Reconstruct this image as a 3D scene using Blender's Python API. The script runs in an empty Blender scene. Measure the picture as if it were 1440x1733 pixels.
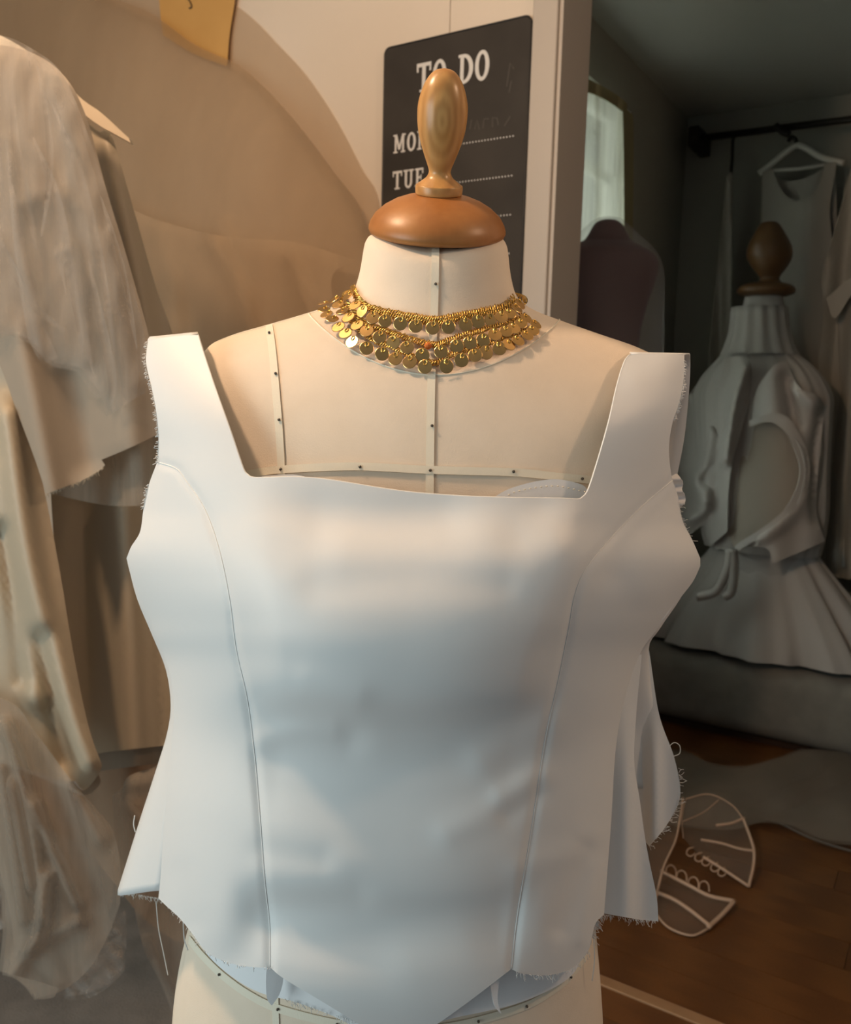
import bpy, bmesh, math, random
import numpy as np
from mathutils import Vector, Matrix
from mathutils.bvhtree import BVHTree
from mathutils.geometry import delaunay_2d_cdt
rnd = random.Random(7)
S = bpy.context.scene
COL = S.collection

# ------------------------------------------------------------------ camera
F = 1440.0
CAM = np.array([0.0, 0.0, 1.36])
TH, RO = math.radians(8.0), 0.025
fw = np.array([0, math.cos(TH), -math.sin(TH)])
r0 = np.array([1.0, 0, 0]); u0 = np.array([0, math.sin(TH), math.cos(TH)])
rt = r0*math.cos(RO)+u0*math.sin(RO); up = u0*math.cos(RO)-r0*math.sin(RO)
cd = bpy.data.cameras.new('camera'); cam = bpy.data.objects.new('camera', cd); COL.objects.link(cam)
cd.sensor_fit = 'HORIZONTAL'; cd.sensor_width = 36; cd.lens = 36*F/1440
cd.clip_start = 0.02
m = Matrix.Identity(4)
for i in range(3):
    m[i][0] = rt[i]; m[i][1] = up[i]; m[i][2] = -fw[i]; m[i][3] = CAM[i]
cam.matrix_world = m
cd.dof.use_dof = True; cd.dof.focus_distance = 0.62; cd.dof.aperture_fstop = 15
S.camera = cam
# ------------------------------------------------------------------ world, lights, exposure
w = bpy.data.worlds.new('world'); S.world = w; w.use_nodes = True
bg = w.node_tree.nodes['Background']; bg.inputs[0].default_value = (0.84, 0.95, 1.0, 1); bg.inputs[1].default_value = 0.16
def area(name, loc, tgt, size, sy, power, color):
    l = bpy.data.lights.new(name, 'AREA'); l.shape = 'RECTANGLE'; l.size = size; l.size_y = sy
    l.energy = power; l.color = color
    o = bpy.data.objects.new(name, l); COL.objects.link(o); o.location = loc
    o.rotation_euler = (Vector(tgt)-Vector(loc)).to_track_quat('-Z', 'Y').to_euler(); return o
area('window_daylight', (-1.95, -0.45, 1.25), (0, .60, 1.1), 1.2, 1.4, 24, (0.82, 0.97, 0.98))
lp = bpy.data.lights.new('ceiling_lamp_light', 'POINT'); lp.energy = 40; lp.color = (1.0, 0.655, 0.41); lp.shadow_soft_size = 0.06
lo = bpy.data.objects.new('ceiling_lamp_light', lp); COL.objects.link(lo); lo.location = (-0.74, 0.55, 2.30)
lp = bpy.data.lights.new('side_lamp_light', 'POINT'); lp.energy = 13; lp.color = (1.0, 0.64, 0.40); lp.shadow_soft_size = 0.06
lo = bpy.data.objects.new('side_lamp_light', lp); COL.objects.link(lo); lo.location = (1.05, 0.30, 2.15)
S.view_settings.view_transform = 'Standard'; S.view_settings.look = 'None'
S.view_settings.exposure = 0.12; S.view_settings.gamma = 1.0; S.view_settings.use_curve_mapping = False

# ------------------------------------------------------------------ projection helpers
def ray(px, py):
    px = np.asarray(px, float); py = np.asarray(py, float)
    return fw+((px-720)/F)[..., None]*rt-((py-866.5)/F)[..., None]*up
def P(px, py, Y):                       # the point seen at a pixel, at world depth Y
    v = ray(px, py); return CAM+v*(np.asarray(Y, float)/v[..., 1])[..., None]
W0 = np.array([.231, 1.85]); E1 = np.array([.8486, -.5291]); E2 = np.array([.5291, .8486])
def R(a, b, z): return (W0[0]+a*E1[0]+b*E2[0], W0[1]+a*E1[1]+b*E2[1], z)     # room frame
ROT = math.atan2(E1[1], E1[0])
def wallY(px, py, b=0.0):
    v = ray(px, py); n = np.array([E2[0], E2[1], 0.0]); p0 = np.array([*(W0+b*E2), 0.0])
    t = ((p0-CAM)@n)/(v@n); return v[..., 1]*t
def wall_pt(px, py, b=0.0): return P(px, py, wallY(px, py, b))
def ab(p): q = np.asarray(p)[:2]-W0; return float(q@E1), float(q@E2)
def floor_pt(px, py, z=0.0):
    v = ray(px, py); return CAM+v*((z-CAM[2])/v[..., 2])[..., None]

# ------------------------------------------------------------------ materials
def mat(name, color, rough=.6, metal=0., spec=.5, noise=None, bump=None, **kw):
    M = bpy.data.materials.new(name); M.use_nodes = True; nt = M.node_tree; N = nt.nodes; L = nt.links
    b = N['Principled BSDF']
    b.inputs['Base Color'].default_value = (*color, 1); b.inputs['Roughness'].default_value = rough
    b.inputs['Metallic'].default_value = metal; b.inputs['Specular IOR Level'].default_value = spec
    for k, v in kw.items(): b.inputs[k.replace('_', ' ')].default_value = v
    tc = N.new('ShaderNodeTexCoord')
    def nz(scale, detail=4, stretch=(1, 1, 1)):
        mp = N.new('ShaderNodeMapping'); mp.inputs['Scale'].default_value = stretch
        n = N.new('ShaderNodeTexNoise'); n.inputs['Scale'].default_value = scale; n.inputs['Detail'].default_value = detail
        L.new(tc.outputs['Object'], mp.inputs[0]); L.new(mp.outputs[0], n.inputs['Vector']); return n
    if noise:                           # (scale, color2, stretch)
        n = nz(noise[0], 5, noise[2] if len(noise) > 2 else (1, 1, 1))
        cr_ = N.new('ShaderNodeValToRGB'); cr_.color_ramp.elements[0].position = .35; cr_.color_ramp.elements[1].position = .68
        cr_.color_ramp.elements[0].color = (*color, 1); cr_.color_ramp.elements[1].color = (*noise[1], 1)
        L.new(n.outputs['Fac'], cr_.inputs[0]); L.new(cr_.outputs[0], b.inputs['Base Color'])
    if bump:                            # (scale, strength, distance, stretch)
        n = nz(bump[0], 3, bump[3] if len(bump) > 3 else (1, 1, 1))
        bp = N.new('ShaderNodeBump'); bp.inputs['Strength'].default_value = bump[1]; bp.inputs['Distance'].default_value = bump[2]
        L.new(n.outputs['Fac'], bp.inputs['Height']); L.new(bp.outputs[0], b.inputs['Normal'])
    return M
def sheer(name, color, dens, vary=.15, scale=9., stretch=(1, 1, .4)):     # net cloth: part of the light passes straight through
    M = bpy.data.materials.new(name); M.use_nodes = True; nt = M.node_tree; N = nt.nodes; L = nt.links
    N.remove(N['Principled BSDF']); out = N['Material Output']
    d = N.new('ShaderNodeBsdfDiffuse'); d.inputs[0].default_value = (*color, 1)
    t = N.new('ShaderNodeBsdfTranslucent'); t.inputs[0].default_value = (*color, 1)
    a = N.new('ShaderNodeMixShader'); a.inputs[0].default_value = .4; L.new(d.outputs[0], a.inputs[1]); L.new(t.outputs[0], a.inputs[2])
    tr = N.new('ShaderNodeBsdfTransparent'); mx = N.new('ShaderNodeMixShader')
    tc = N.new('ShaderNodeTexCoord'); mp = N.new('ShaderNodeMapping'); mp.inputs['Scale'].default_value = stretch
    n = N.new('ShaderNodeTexNoise'); n.inputs['Scale'].default_value = scale; n.inputs['Detail'].default_value = 3
    mr = N.new('ShaderNodeMapRange'); mr.inputs[1].default_value = .3; mr.inputs[2].default_value = .7
    mr.inputs[3].default_value = dens-vary; mr.inputs[4].default_value = dens+vary
    L.new(tc.outputs['Object'], mp.inputs[0]); L.new(mp.outputs[0], n.inputs['Vector']); L.new(n.outputs['Fac'], mr.inputs[0])
    L.new(mr.outputs[0], mx.inputs[0]); L.new(tr.outputs[0], mx.inputs[1]); L.new(a.outputs[0], mx.inputs[2]); L.new(mx.outputs[0], out.inputs[0])
    return M
def wood(name, c1, c2, scale, rough, centre=None, stretch=(1, 1, 1), kind='RINGS', spec=.5):
    M = bpy.data.materials.new(name); M.use_nodes = True; nt = M.node_tree; N = nt.nodes; L = nt.links; b = N['Principled BSDF']
    tc = N.new('ShaderNodeTexCoord'); mp = N.new('ShaderNodeMapping'); mp.inputs['Scale'].default_value = stretch
    if centre: mp.inputs['Location'].default_value = tuple(-c*s for c, s in zip(centre, stretch))
    wv = N.new('ShaderNodeTexWave'); wv.wave_type = kind
    if kind == 'RINGS': wv.rings_direction = 'SPHERICAL'
    wv.inputs['Scale'].default_value = scale; wv.inputs['Distortion'].default_value = 2.2; wv.inputs['Detail'].default_value = 3
    wv.inputs['Detail Scale'].default_value = 2.0
    n = N.new('ShaderNodeTexNoise'); n.inputs['Scale'].default_value = 60; n.inputs['Detail'].default_value = 5
    mp2 = N.new('ShaderNodeMapping'); mp2.inputs['Scale'].default_value = (3, 3, .3)
    ramp = N.new('ShaderNodeValToRGB'); ramp.color_ramp.elements[0].color = (*c1, 1); ramp.color_ramp.elements[1].color = (*c2, 1)
    mx = N.new('ShaderNodeMix'); mx.data_type = 'FLOAT'; mx.inputs[0].default_value = .55
    L.new(tc.outputs['Object'], mp.inputs[0]); L.new(mp.outputs[0], wv.inputs['Vector'])
    L.new(tc.outputs['Object'], mp2.inputs[0]); L.new(mp2.outputs[0], n.inputs['Vector'])
    L.new(wv.outputs['Fac'], mx.inputs[2]); L.new(n.outputs['Fac'], mx.inputs[3])
    L.new(mx.outputs[0], ramp.inputs[0]); L.new(ramp.outputs[0], b.inputs['Base Color'])
    b.inputs['Roughness'].default_value = rough; b.inputs['Specular IOR Level'].default_value = spec
    return M
M = {}
SHEER = {'tulle', 'tulle2', 'tulle3', 'tulledim', 'net', 'curtain', 'veil', 'plastic'}
M['wall'] = mat('wall_paint', (.78, .68, .565), .8, noise=(3., (.75, .65, .53)), bump=(180, .08, .002))
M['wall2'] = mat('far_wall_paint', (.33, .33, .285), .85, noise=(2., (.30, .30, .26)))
M['casing'] = mat('casing_paint', (.51, .45, .385), .45, bump=(40, .05, .002, (1, 1, .1)))
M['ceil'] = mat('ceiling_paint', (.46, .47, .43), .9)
M['satin'] = mat('white_satin', (.80, .815, .81), .45, spec=.4, bump=(1400, .05, .0004), Sheen_Weight=.15)
M['satin_in'] = mat('white_lining', (.84, .86, .88), .7)
M['piping'] = mat('white_edge', (.88, .88, .86), .6)
M['linen'] = mat('linen', (.85, .725, .58), .85, noise=(28., (.81, .685, .54)), bump=(900, .25, .0006))
M['tape'] = mat('twill_tape', (.86, .79, .64), .75, bump=(1600, .3, .0004, (1, 1, .25)))
M['pin'] = mat('pin_steel', (.10, .085, .07), .35, metal=.6)
M['gold'] = mat('gold', (.74, .46, .17), .30, metal=1., noise=(30., (.58, .36, .15)))
M['goldchain'] = mat('gold_chain', (.70, .46, .13), .32, metal=1.)
M['bead'] = mat('orange_bead', (.70, .18, .03), .3)
M['pearl'] = mat('white_clasp', (.85, .82, .75), .3)
M['finial'] = wood('finial_wood', (.44, .205, .060), (.66, .36, .125), 26, .30, (0, -.02, .082), (2.4, 1.0, 1.0))
M['cap'] = wood('cap_wood', (.34, .125, .032), (.50, .215, .062), 12, .38, None, (.5, 1.5, 3), 'BANDS')
M['plank'] = wood('floor_wood', (.11, .042, .013), (.22, .092, .027), 3, .33, None, (.5, 4, 1), 'BANDS')
M['gap'] = mat('floor_gap', (.045, .02, .01), .8)
M['threshold'] = mat('threshold_wood', (.42, .25, .13), .45, noise=(14., (.36, .20, .10)))
M['board'] = mat('chalkboard', (.026, .021, .016), .72, noise=(7., (.042, .035, .028)))
M['boardedge'] = mat('chalkboard_rim', (.012, .011, .010), .4)
M['chalk'] = mat('white_print', (.72, .71, .68), .8)
M['faint'] = mat('faint_chalk', (.085, .075, .065), .9)
M['paper'] = mat('kraft_paper', (.66, .38, .12), .75, noise=(6., (.60, .335, .10)))
M['brownshade'] = mat('brown_shade', (.36, .24, .155), .8, bump=(400, .2, .001))
M['thread'] = mat('thread', (.86, .86, .84), .7)
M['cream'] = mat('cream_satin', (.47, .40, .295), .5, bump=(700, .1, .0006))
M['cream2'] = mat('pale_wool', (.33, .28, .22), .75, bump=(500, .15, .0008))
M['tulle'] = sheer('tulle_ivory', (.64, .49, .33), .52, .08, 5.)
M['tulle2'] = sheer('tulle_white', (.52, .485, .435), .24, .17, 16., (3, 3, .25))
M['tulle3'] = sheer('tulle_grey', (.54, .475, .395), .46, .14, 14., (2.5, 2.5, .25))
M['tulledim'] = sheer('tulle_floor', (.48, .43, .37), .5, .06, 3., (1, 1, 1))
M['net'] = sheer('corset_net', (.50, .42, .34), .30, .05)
M['bind'] = mat('nude_binding', (.60, .42, .30), .55)
M['hanger'] = mat('hanger_wood', (.58, .49, .36), .5)
M['whitehanger'] = mat('hanger_white', (.62, .62, .56), .5)
M['curtain'] = sheer('sheer_curtain', (.86, .88, .78), .78, .06, 12., (4, 4, .1))
M['heading'] = mat('curtain_heading', (.30, .27, .15), .8)
M['velvet'] = mat('plum_velvet', (.060, .020, .028), .75, Sheen_Weight=.2)
M['veil'] = sheer('veil_white', (.75, .77, .80), .15, .04)
M['rail'] = mat('dark_rail', (.02, .017, .013), .5, metal=.3)
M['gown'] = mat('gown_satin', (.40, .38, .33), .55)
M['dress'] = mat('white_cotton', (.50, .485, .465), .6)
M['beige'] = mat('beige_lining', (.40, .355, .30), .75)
M['darkwood'] = mat('dark_wood', (.16, .085, .035), .4)
M['sofa'] = mat('grey_upholstery', (.27, .26, .23), .9, noise=(10., (.22, .21, .19)), bump=(160, .3, .003))
M['rug'] = mat('grey_rug', (.26, .24, .22), .95, noise=(16., (.20, .185, .17)), bump=(300, .5, .004))
M['plastic'] = sheer('clear_plastic', (.80, .76, .70), .22, .16, 40., (1, 1, 1))
M['frame'] = mat('window_frame', (.68, .68, .62), .5)
gm = mat('pane_glass', (.9, .95, .95), .05, Transmission_Weight=1.0); M['glass'] = gm
M['metal'] = mat('stand_metal', (.16, .15, .14), .4, metal=.8)

# ------------------------------------------------------------------ object helpers
def mesh_obj(name, verts, faces, material, parent=None, smooth=True):
    me = bpy.data.meshes.new(name); me.from_pydata([tuple(map(float, v)) for v in verts], [], [tuple(map(int, f)) for f in faces]); me.update()
    if smooth: me.polygons.foreach_set('use_smooth', [True]*len(me.polygons))
    if material: me.materials.append(M[material] if isinstance(material, str) else material)
    o = bpy.data.objects.new(name, me); COL.objects.link(o)
    if parent: o.parent = parent; o.matrix_parent_inverse = Matrix.Translation(-Vector(parent.location)) if parent.type == 'EMPTY' or True else o.matrix_parent_inverse
    return o
def tag(o, label=None, cat=None, group=None, kind=None):
    if label: o['label'] = label
    if cat: o['category'] = cat
    if group: o['group'] = group
    if kind: o['kind'] = kind
    return o
def thing(name, label, cat, loc=(0, 0, 0), group=None):
    o = bpy.data.objects.new(name, None); COL.objects.link(o); o.location = tuple(float(c) for c in loc); o.empty_display_size = .05
    return tag(o, label, cat, group)
def fix(o):                              # parents may sit under other parents: keep world placement
    return o
def solid(o, t, off=-1): s = o.modifiers.new('thickness', 'SOLIDIFY'); s.thickness = t; s.offset = off; return o
def subsurf(o, n=1): s = o.modifiers.new('smooth', 'SUBSURF'); s.levels = n; s.render_levels = n; return o
def crom(pts, n):                        # Catmull-Rom through pts, n samples per span
    p = np.asarray(pts, float)
    if len(p) < 3:
        t = np.linspace(0, 1, n*(len(p)-1)+1)[:, None]; return p[0]+(p[-1]-p[0])*t
    q = np.vstack([2*p[0]-p[1], p, 2*p[-1]-p[-2]]); out = []
    for i in range(1, len(q)-2):
        t = np.linspace(0, 1, n, endpoint=False)[:, None]
        a, b, c, d = q[i-1], q[i], q[i+1], q[i+2]
        out.append(.5*((2*b)+(-a+c)*t+(2*a-5*b+4*c-d)*t**2+(-a+3*b-3*c+d)*t**3))
    out.append(p[-1][None]); return np.vstack(out)
def resample(p, step):
    d = np.r_[0, np.cumsum(np.linalg.norm(np.diff(p, axis=0), axis=1))]; n = max(2, int(round(d[-1]/step))+1)
    s = np.linspace(0, d[-1], n); return np.stack([np.interp(s, d, p[:, k]) for k in range(p.shape[1])], 1)
def f1(pts):                             # smooth 1-D function through (x, value)
    pts = sorted(pts); c = crom(pts, 12); xs = np.maximum.accumulate(c[:, 0]); ys = c[:, 1]
    return lambda x: np.interp(x, xs, ys)
def inside(poly, q):
    x, y = q[:, 0], q[:, 1]; r = np.zeros(len(q), bool); j = len(poly)-1
    for i in range(len(poly)):
        xi, yi = poly[i]; xj, yj = poly[j]
        c = ((yi > y) != (yj > y)) & (x < (xj-xi)*(y-yi)/(yj-yi+1e-12)+xi); r ^= c; j = i
    return r
def pdist(q, poly):                      # distance of points q to a polyline
    best = np.full(len(q), 1e9)
    for a, b in zip(poly[:-1], poly[1:]):
        d = b-a; t = np.clip(((q-a)@d)/(d@d+1e-12), 0, 1); best = np.minimum(best, np.linalg.norm(q-a-t[:, None]*d, axis=1))
    return best
def ridge(pts, amp, wd):
    c = crom(pts, 6)
    return lambda q: .62*amp*np.exp(-(pdist(q, c)/(1.55*wd))**2)
def panel(name, segs, Yf, material, parent=None, step=10, thick=0.0012, map3=None):
    """cloth piece: outline given as smooth pieces, meshed inside, every point set at its own depth"""
    loop = []
    for s in segs:
        c = resample(crom(s, 8) if len(s) > 2 else np.asarray(s, float), step)
        loop += [tuple(v) for v in (c if not loop or np.hypot(*(np.array(loop[-1])-c[0])) > 1e-3 else c[1:])]
    if np.hypot(*(np.array(loop[0])-np.array(loop[-1]))) < step*.4: loop.pop()
    poly = np.array(loop); lo_, hi = poly.min(0), poly.max(0)
    gx, gy = np.meshgrid(np.arange(lo_[0], hi[0], step), np.arange(lo_[1], hi[1], step*.87)); gx[1::2] += step/2
    q = np.stack([gx.ravel(), gy.ravel()], 1); q = q[inside(poly, q)]
    if len(q): q = q[pdist(q, np.vstack([poly, poly[:1]])) > step*.55]
    allp = np.vstack([poly, q]); n = len(poly)
    vs, es, fs, *_ = delaunay_2d_cdt([Vector((float(x), float(y))) for x, y in allp], [], [list(range(n))], 1, 1e-4)
    v2 = np.array([(v.x, v.y) for v in vs]); 
    w3 = map3(v2) if map3 else P(v2[:, 0], v2[:, 1], Yf(v2))
    out = []
    for f in fs:
        a, b, c = [w3[i] for i in f[:3]]
        nn = np.cross(b-a, c-a); out.append(tuple(f) if nn@(a-CAM) < 0 else tuple(reversed(f)))
    o = mesh_obj(name, w3, out, material, parent)
    if thick and material not in SHEER:
        cnt = {}
        for f in out:
            for a_, b_ in zip(f, f[1:]+f[:1]): k_ = (min(a_, b_), max(a_, b_)); cnt[k_] = cnt.get(k_, 0)+1
        for e in o.data.edges:
            k_ = (min(e.vertices), max(e.vertices))
            if cnt.get(k_, 0) == 1: e.use_edge_sharp = True
        solid(o, thick)
    return o
def tube_data(path, rad, seg=6, closed=False):
    p = np.asarray(path, float); n = len(p); rad = np.broadcast_to(rad, (n,)); V = []; Fc = []
    prev = None
    for i in range(n):
        t = p[(i+1) % n]-p[i-1] if closed else p[min(i+1, n-1)]-p[max(i-1, 0)]
        t = t/(np.linalg.norm(t)+1e-12)
        a = prev if prev is not None else np.array([.3, .2, 1.0])
        a = a-t*(a@t)
        if np.linalg.norm(a) < 1e-4: a = np.array([1, .1, 0])-t*t[0]
        a /= np.linalg.norm(a); prev = a; b = np.cross(t, a)
        for k in range(seg):
            an = 2*math.pi*k/seg; V.append(p[i]+rad[i]*(a*math.cos(an)+b*math.sin(an)))
    for i in range(n if closed else n-1):
        for k in range(seg):
            j = (i+1) % n; Fc.append((i*seg+k, i*seg+(k+1) % seg, j*seg+(k+1) % seg, j*seg+k))
    if not closed: Fc += [tuple(reversed(range(seg))), tuple(range((n-1)*seg, n*seg))]
    return V, Fc
def tube(name, path, rad, material, parent=None, seg=8, closed=False):
    return mesh_obj(name, *tube_data(path, rad, seg, closed), material, parent)
def merge(list_):
    V, Fc = [], []
    for v, f in list_:
        o = len(V); V += list(v); Fc += [tuple(i+o for i in q) for q in f]
    return V, Fc
def lathe(name, prof, centre, material, parent=None, seg=48, sx=1., sy=1., tilt=(0, 0)):
    prof = np.asarray(prof, float); V = []; Fc = []; n = len(prof); z0 = prof[0, 1]
    for r_, z in prof:
        for k in range(seg):
            a = 2*math.pi*k/seg; V.append((r_*sx*math.cos(a)+tilt[0]*(z-z0), r_*sy*math.sin(a)+tilt[1]*(z-z0), z))
    for i in range(n-1):
        for k in range(seg): Fc.append((i*seg+k, i*seg+(k+1) % seg, (i+1)*seg+(k+1) % seg, (i+1)*seg+k))
    Fc += [tuple(reversed(range(seg))), tuple(range((n-1)*seg, n*seg))]
    o = mesh_obj(name, V, Fc, material); o.location = tuple(float(c) for c in centre)
    if parent: o.parent = parent; o.location = tuple(float(c)-float(q) for c, q in zip(centre, parent.location))
    return o
def box(name, lo_, hi, material, parent=None, frame=True, bevel=0.):
    """a box; frame=True: coordinates (a, b, z) in the room's frame"""
    V = []
    for z in (lo_[2], hi[2]):
        for a, b in ((lo_[0], lo_[1]), (hi[0], lo_[1]), (hi[0], hi[1]), (lo_[0], hi[1])): V.append(R(a, b, z) if frame else (a, b, z))
    Fc = [(3, 2, 1, 0), (4, 5, 6, 7), (0, 1, 5, 4), (1, 2, 6, 5), (2, 3, 7, 6), (3, 0, 4, 7)]
    o = mesh_obj(name, V, Fc, material, parent, smooth=False)
    if bevel: b_ = o.modifiers.new('bevel', 'BEVEL'); b_.width = bevel; b_.segments = 3
    return o
def rings_mesh(rings, ax, n=96, sub=4, p=1.0, cap=True):
    """rings: hx, zside, zfront, zback, yfront, yback; a body as loops around its axis"""
    rr = crom(rings, sub); V = []; Fc = []
    for hx, zs, zf, zb, yf, yb in rr:
        for k in range(n):
            a = 2*math.pi*k/n; c, s = math.cos(a), math.sin(a)
            x = hx*math.copysign(abs(c)**p, c); y = (yb if s > 0 else yf)*math.copysign(abs(s)**p, s)
            z = zs+((zb if s > 0 else zf)-zs)*abs(s)**2
            V.append((ax[0]+x, ax[1]+y, z))
    for i in range(len(rr)-1):
        for k in range(n): Fc.append((i*n+k, (i+1)*n+k, (i+1)*n+(k+1) % n, i*n+(k+1) % n))
    if cap: Fc += [tuple(range(n)), tuple(reversed(range((len(rr)-1)*n, len(rr)*n)))]
    return V, Fc

# ================================================================== THE SETTING
A_L, B_F, ZC = -0.38, 2.30, 2.6          # far room: left wall, far wall, ceiling
TW = 0.13                                # wall thickness
fl = box('floor', (-3.2, -2.6, -.04), (2.6, 2.4, -.012), 'gap'); tag(fl, kind='structure')
pw = 0.12; k = 0
pm = {}
b0 = 0.105-12*pw
for i in range(-2, 31):
    bb = b0+i*pw
    a = -2.6-rnd.random()*1.1
    while a < 2.5:
        ln = rnd.choice((.9, 1.15, 1.4))
        if a+ln > -2.45 and a < 2.2:
            if ln not in pm:
                V = [(x, y, z) for z in (-.014, 0) for x, y in ((0.0008, .0008), (ln-.0008, .0008), (ln-.0008, pw-.0008), (.0008, pw-.0008))]
                me = bpy.data.meshes.new('floor_plank'); me.from_pydata(V, [], [(3, 2, 1, 0), (4, 5, 6, 7), (0, 1, 5, 4), (1, 2, 6, 5), (2, 3, 7, 6), (3, 0, 4, 7)])
                me.materials.append(M['plank']); pm[ln] = me
            o = bpy.data.objects.new('floor_plank', pm[ln]); COL.objects.link(o); o.parent = fl
            o.location = R(a, bb, -.0006*rnd.random()); o.rotation_euler = (0, 0, ROT)
        a += ln
ws = box('wall_side', (-2.56, -1.75, 0), (-2.46, 0, 2.6), 'wall'); tag(ws, kind='structure')
wb = bpy.data.objects.new('wall_back', None); COL.objects.link(wb); tag(wb, kind='structure')
box('wall_panel', (-3.2, 0, 0), (-.242, TW, 2.6), 'wall', wb)
box('wall_panel', (-.24, 0, 0), (.02, TW, 2.6), 'wall', wb)
box('wall_panel', (.02, 0, 2.45), (.95, TW, 2.6), 'wall', wb)
box('wall_panel', (.95, 0, 0), (2.6, TW, 2.6), 'wall', wb)
box('wall_panel', (-.2425, .004, 0), (-.2395, TW, 2.6), 'casing', wb)
t1 = bpy.data.objects.new('trim_1', None); COL.objects.link(t1); tag(t1, kind='structure')
box('casing_board', (-.036, -.016, 0), (.02, 0.0, 2.5), 'casing', t1, bevel=.004)
box('jamb_board', (.012, -.006, 0), (.028, TW+.012, 2.45), 'casing', t1, bevel=.002)
box('casing_board', (.95, -.016, 0), (1.006, 0.0, 2.5), 'casing', t1, bevel=.004)
box('jamb_board', (.942, -.006, 0), (.958, TW+.012, 2.45), 'casing', t1, bevel=.002)
box('casing_board', (.02, -.016, 2.45), (.95, 0.0, 2.5), 'casing', t1, bevel=.004)
th_ = box('trim_2', (.028, .075, 0), (.942, .108, .006), 'threshold', bevel=.002); tag(th_, kind='structure')
# far room
cl = box('ceiling', (-3.2, -1.75, ZC), (2.6, 2.4, ZC+.05), 'ceil'); tag(cl, kind='structure')
wl = bpy.data.objects.new('wall_left', None); COL.objects.link(wl); tag(wl, kind='structure')
wa0, wa1, wz0, wz1 = 0.72, 1.56, 0.75, 2.42          # window opening along b, z
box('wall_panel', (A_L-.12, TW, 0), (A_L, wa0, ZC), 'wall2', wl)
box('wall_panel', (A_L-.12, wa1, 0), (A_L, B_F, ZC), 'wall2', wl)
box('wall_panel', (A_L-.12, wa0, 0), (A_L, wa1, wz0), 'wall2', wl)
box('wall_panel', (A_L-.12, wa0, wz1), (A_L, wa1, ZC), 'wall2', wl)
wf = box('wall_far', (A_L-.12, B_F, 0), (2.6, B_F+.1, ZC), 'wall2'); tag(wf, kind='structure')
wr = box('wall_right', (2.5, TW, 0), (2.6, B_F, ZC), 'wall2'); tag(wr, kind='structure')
bs = box('baseboard_far', (A_L, B_F-.015, 0), (2.5, B_F, .09), 'casing'); tag(bs, kind='structure')
bs = box('baseboard_left', (A_L, TW, 0), (A_L+.015, B_F-.016, .09), 'casing'); tag(bs, kind='structure')
bs = box('baseboard_back', (-3.2, -.015, 0), (-.037, 0, .09), 'casing'); tag(bs, kind='structure')
w1 = bpy.data.objects.new('window_1', None); COL.objects.link(w1); tag(w1, kind='structure')
fx = A_L-.08
box('window_frame', (fx, wa0, wz0), (fx+.04, wa0+.045, wz1), 'frame', w1)
box('window_frame', (fx, wa1-.045, wz0), (fx+.04, wa1, wz1), 'frame', w1)
box('window_frame', (fx, wa0+.045, wz1-.05), (fx+.04, wa1-.045, wz1), 'frame', w1)
box('window_frame', (fx, wa0+.045, wz0), (fx+.04, wa1-.045, wz0+.05), 'frame', w1)
box('mullion', (fx+.006, (wa0+wa1)/2-.014, wz0+.05), (fx+.034, (wa0+wa1)/2+.014, wz1-.05), 'frame', w1)
for i, zz in enumerate((1.45, 2.17)): 
    box('glazing_bar', (fx+.006, wa0+.045, zz-.016), (fx+.034, (wa0+wa1)/2-.014, zz+.016), 'frame', w1)
    box('glazing_bar', (fx+.006, (wa0+wa1)/2+.014, zz-.016), (fx+.034, wa1-.045, zz+.016), 'frame', w1)
zz_ = (wz0+.05, 1.434, 1.466, 2.154, 2.186, wz1-.05)
for i in range(3):
    for b_0, b_1 in ((wa0+.045, (wa0+wa1)/2-.014), ((wa0+wa1)/2+.014, wa1-.045)):
        box('pane', (fx+.017, b_0, zz_[2*i]), (fx+.021, b_1, zz_[2*i+1]), 'glass', w1)
c_ = R(A_L-.45, (wa0+wa1)/2, 1.55)
area('outside_daylight', c_, R(A_L, (wa0+wa1)/2, 1.5), 1.0, 1.8, 17, (.96, 1.0, .90))

# ================================================================== MAIN DRESS FORM
AX = (.003, .70)
RG = [(.0470, 1.4820, 1.4640, 1.4990, .0470, .0470), (.0525, 1.4815, 1.4615, 1.5000, .0515, .0525), (.0560, 1.4765, 1.4560, 1.4955, .0555, .055), (.0575, 1.470, 1.448, 1.488, .058, .056), (.0605, 1.452, 1.428, 1.470, .062, .060),
      (.066, 1.437, 1.408, 1.455, .068, .066), (.078, 1.428, 1.392, 1.445, .078, .076), (.100, 1.420, 1.372, 1.432, .092, .088),
      (.132, 1.410, 1.350, 1.415, .102, .098), (.164, 1.400, 1.328, 1.395, .110, .102), (.183, 1.389, 1.306, 1.375, .117, .105),
      (.189, 1.366, 1.282, 1.345, .124, .110), (.187, 1.322, 1.258, 1.30, .134, .115), (.188, 1.265, 1.232, 1.25, .143, .117),
      (.181, 1.21, 1.195, 1.20, .146, .115), (.168, 1.14, 1.13, 1.13, .130, .11), (.150, 1.06, 1.06, 1.06, .110, .10),
      (.158, .98, .98, .98, .112, .11), (.178, .90, .90, .90, .122, .12), (.191, .82, .82, .82, .130, .13), (.194, .74, .74, .74, .128, .13), (.180, .66, .66, .66, .12, .12)]
form = thing('dress_form', 'large linen dress form with turned wooden neck knob, wearing the white satin bodice', 'dress form', (AX[0], AX[1], 0))
SUB = 5; NN = 120
fv, ff = rings_mesh(RG, AX, NN, SUB)
fv = [(x-.025*(lambda t: t*t*(3-2*t))(min(1, max(0, (1.20-z)/.38))), y, z) for x, y, z in fv]      # the form leans a little
bvh = BVHTree.FromPolygons([Vector(v) for v in fv], ff)
cut = 7*SUB*NN
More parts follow.
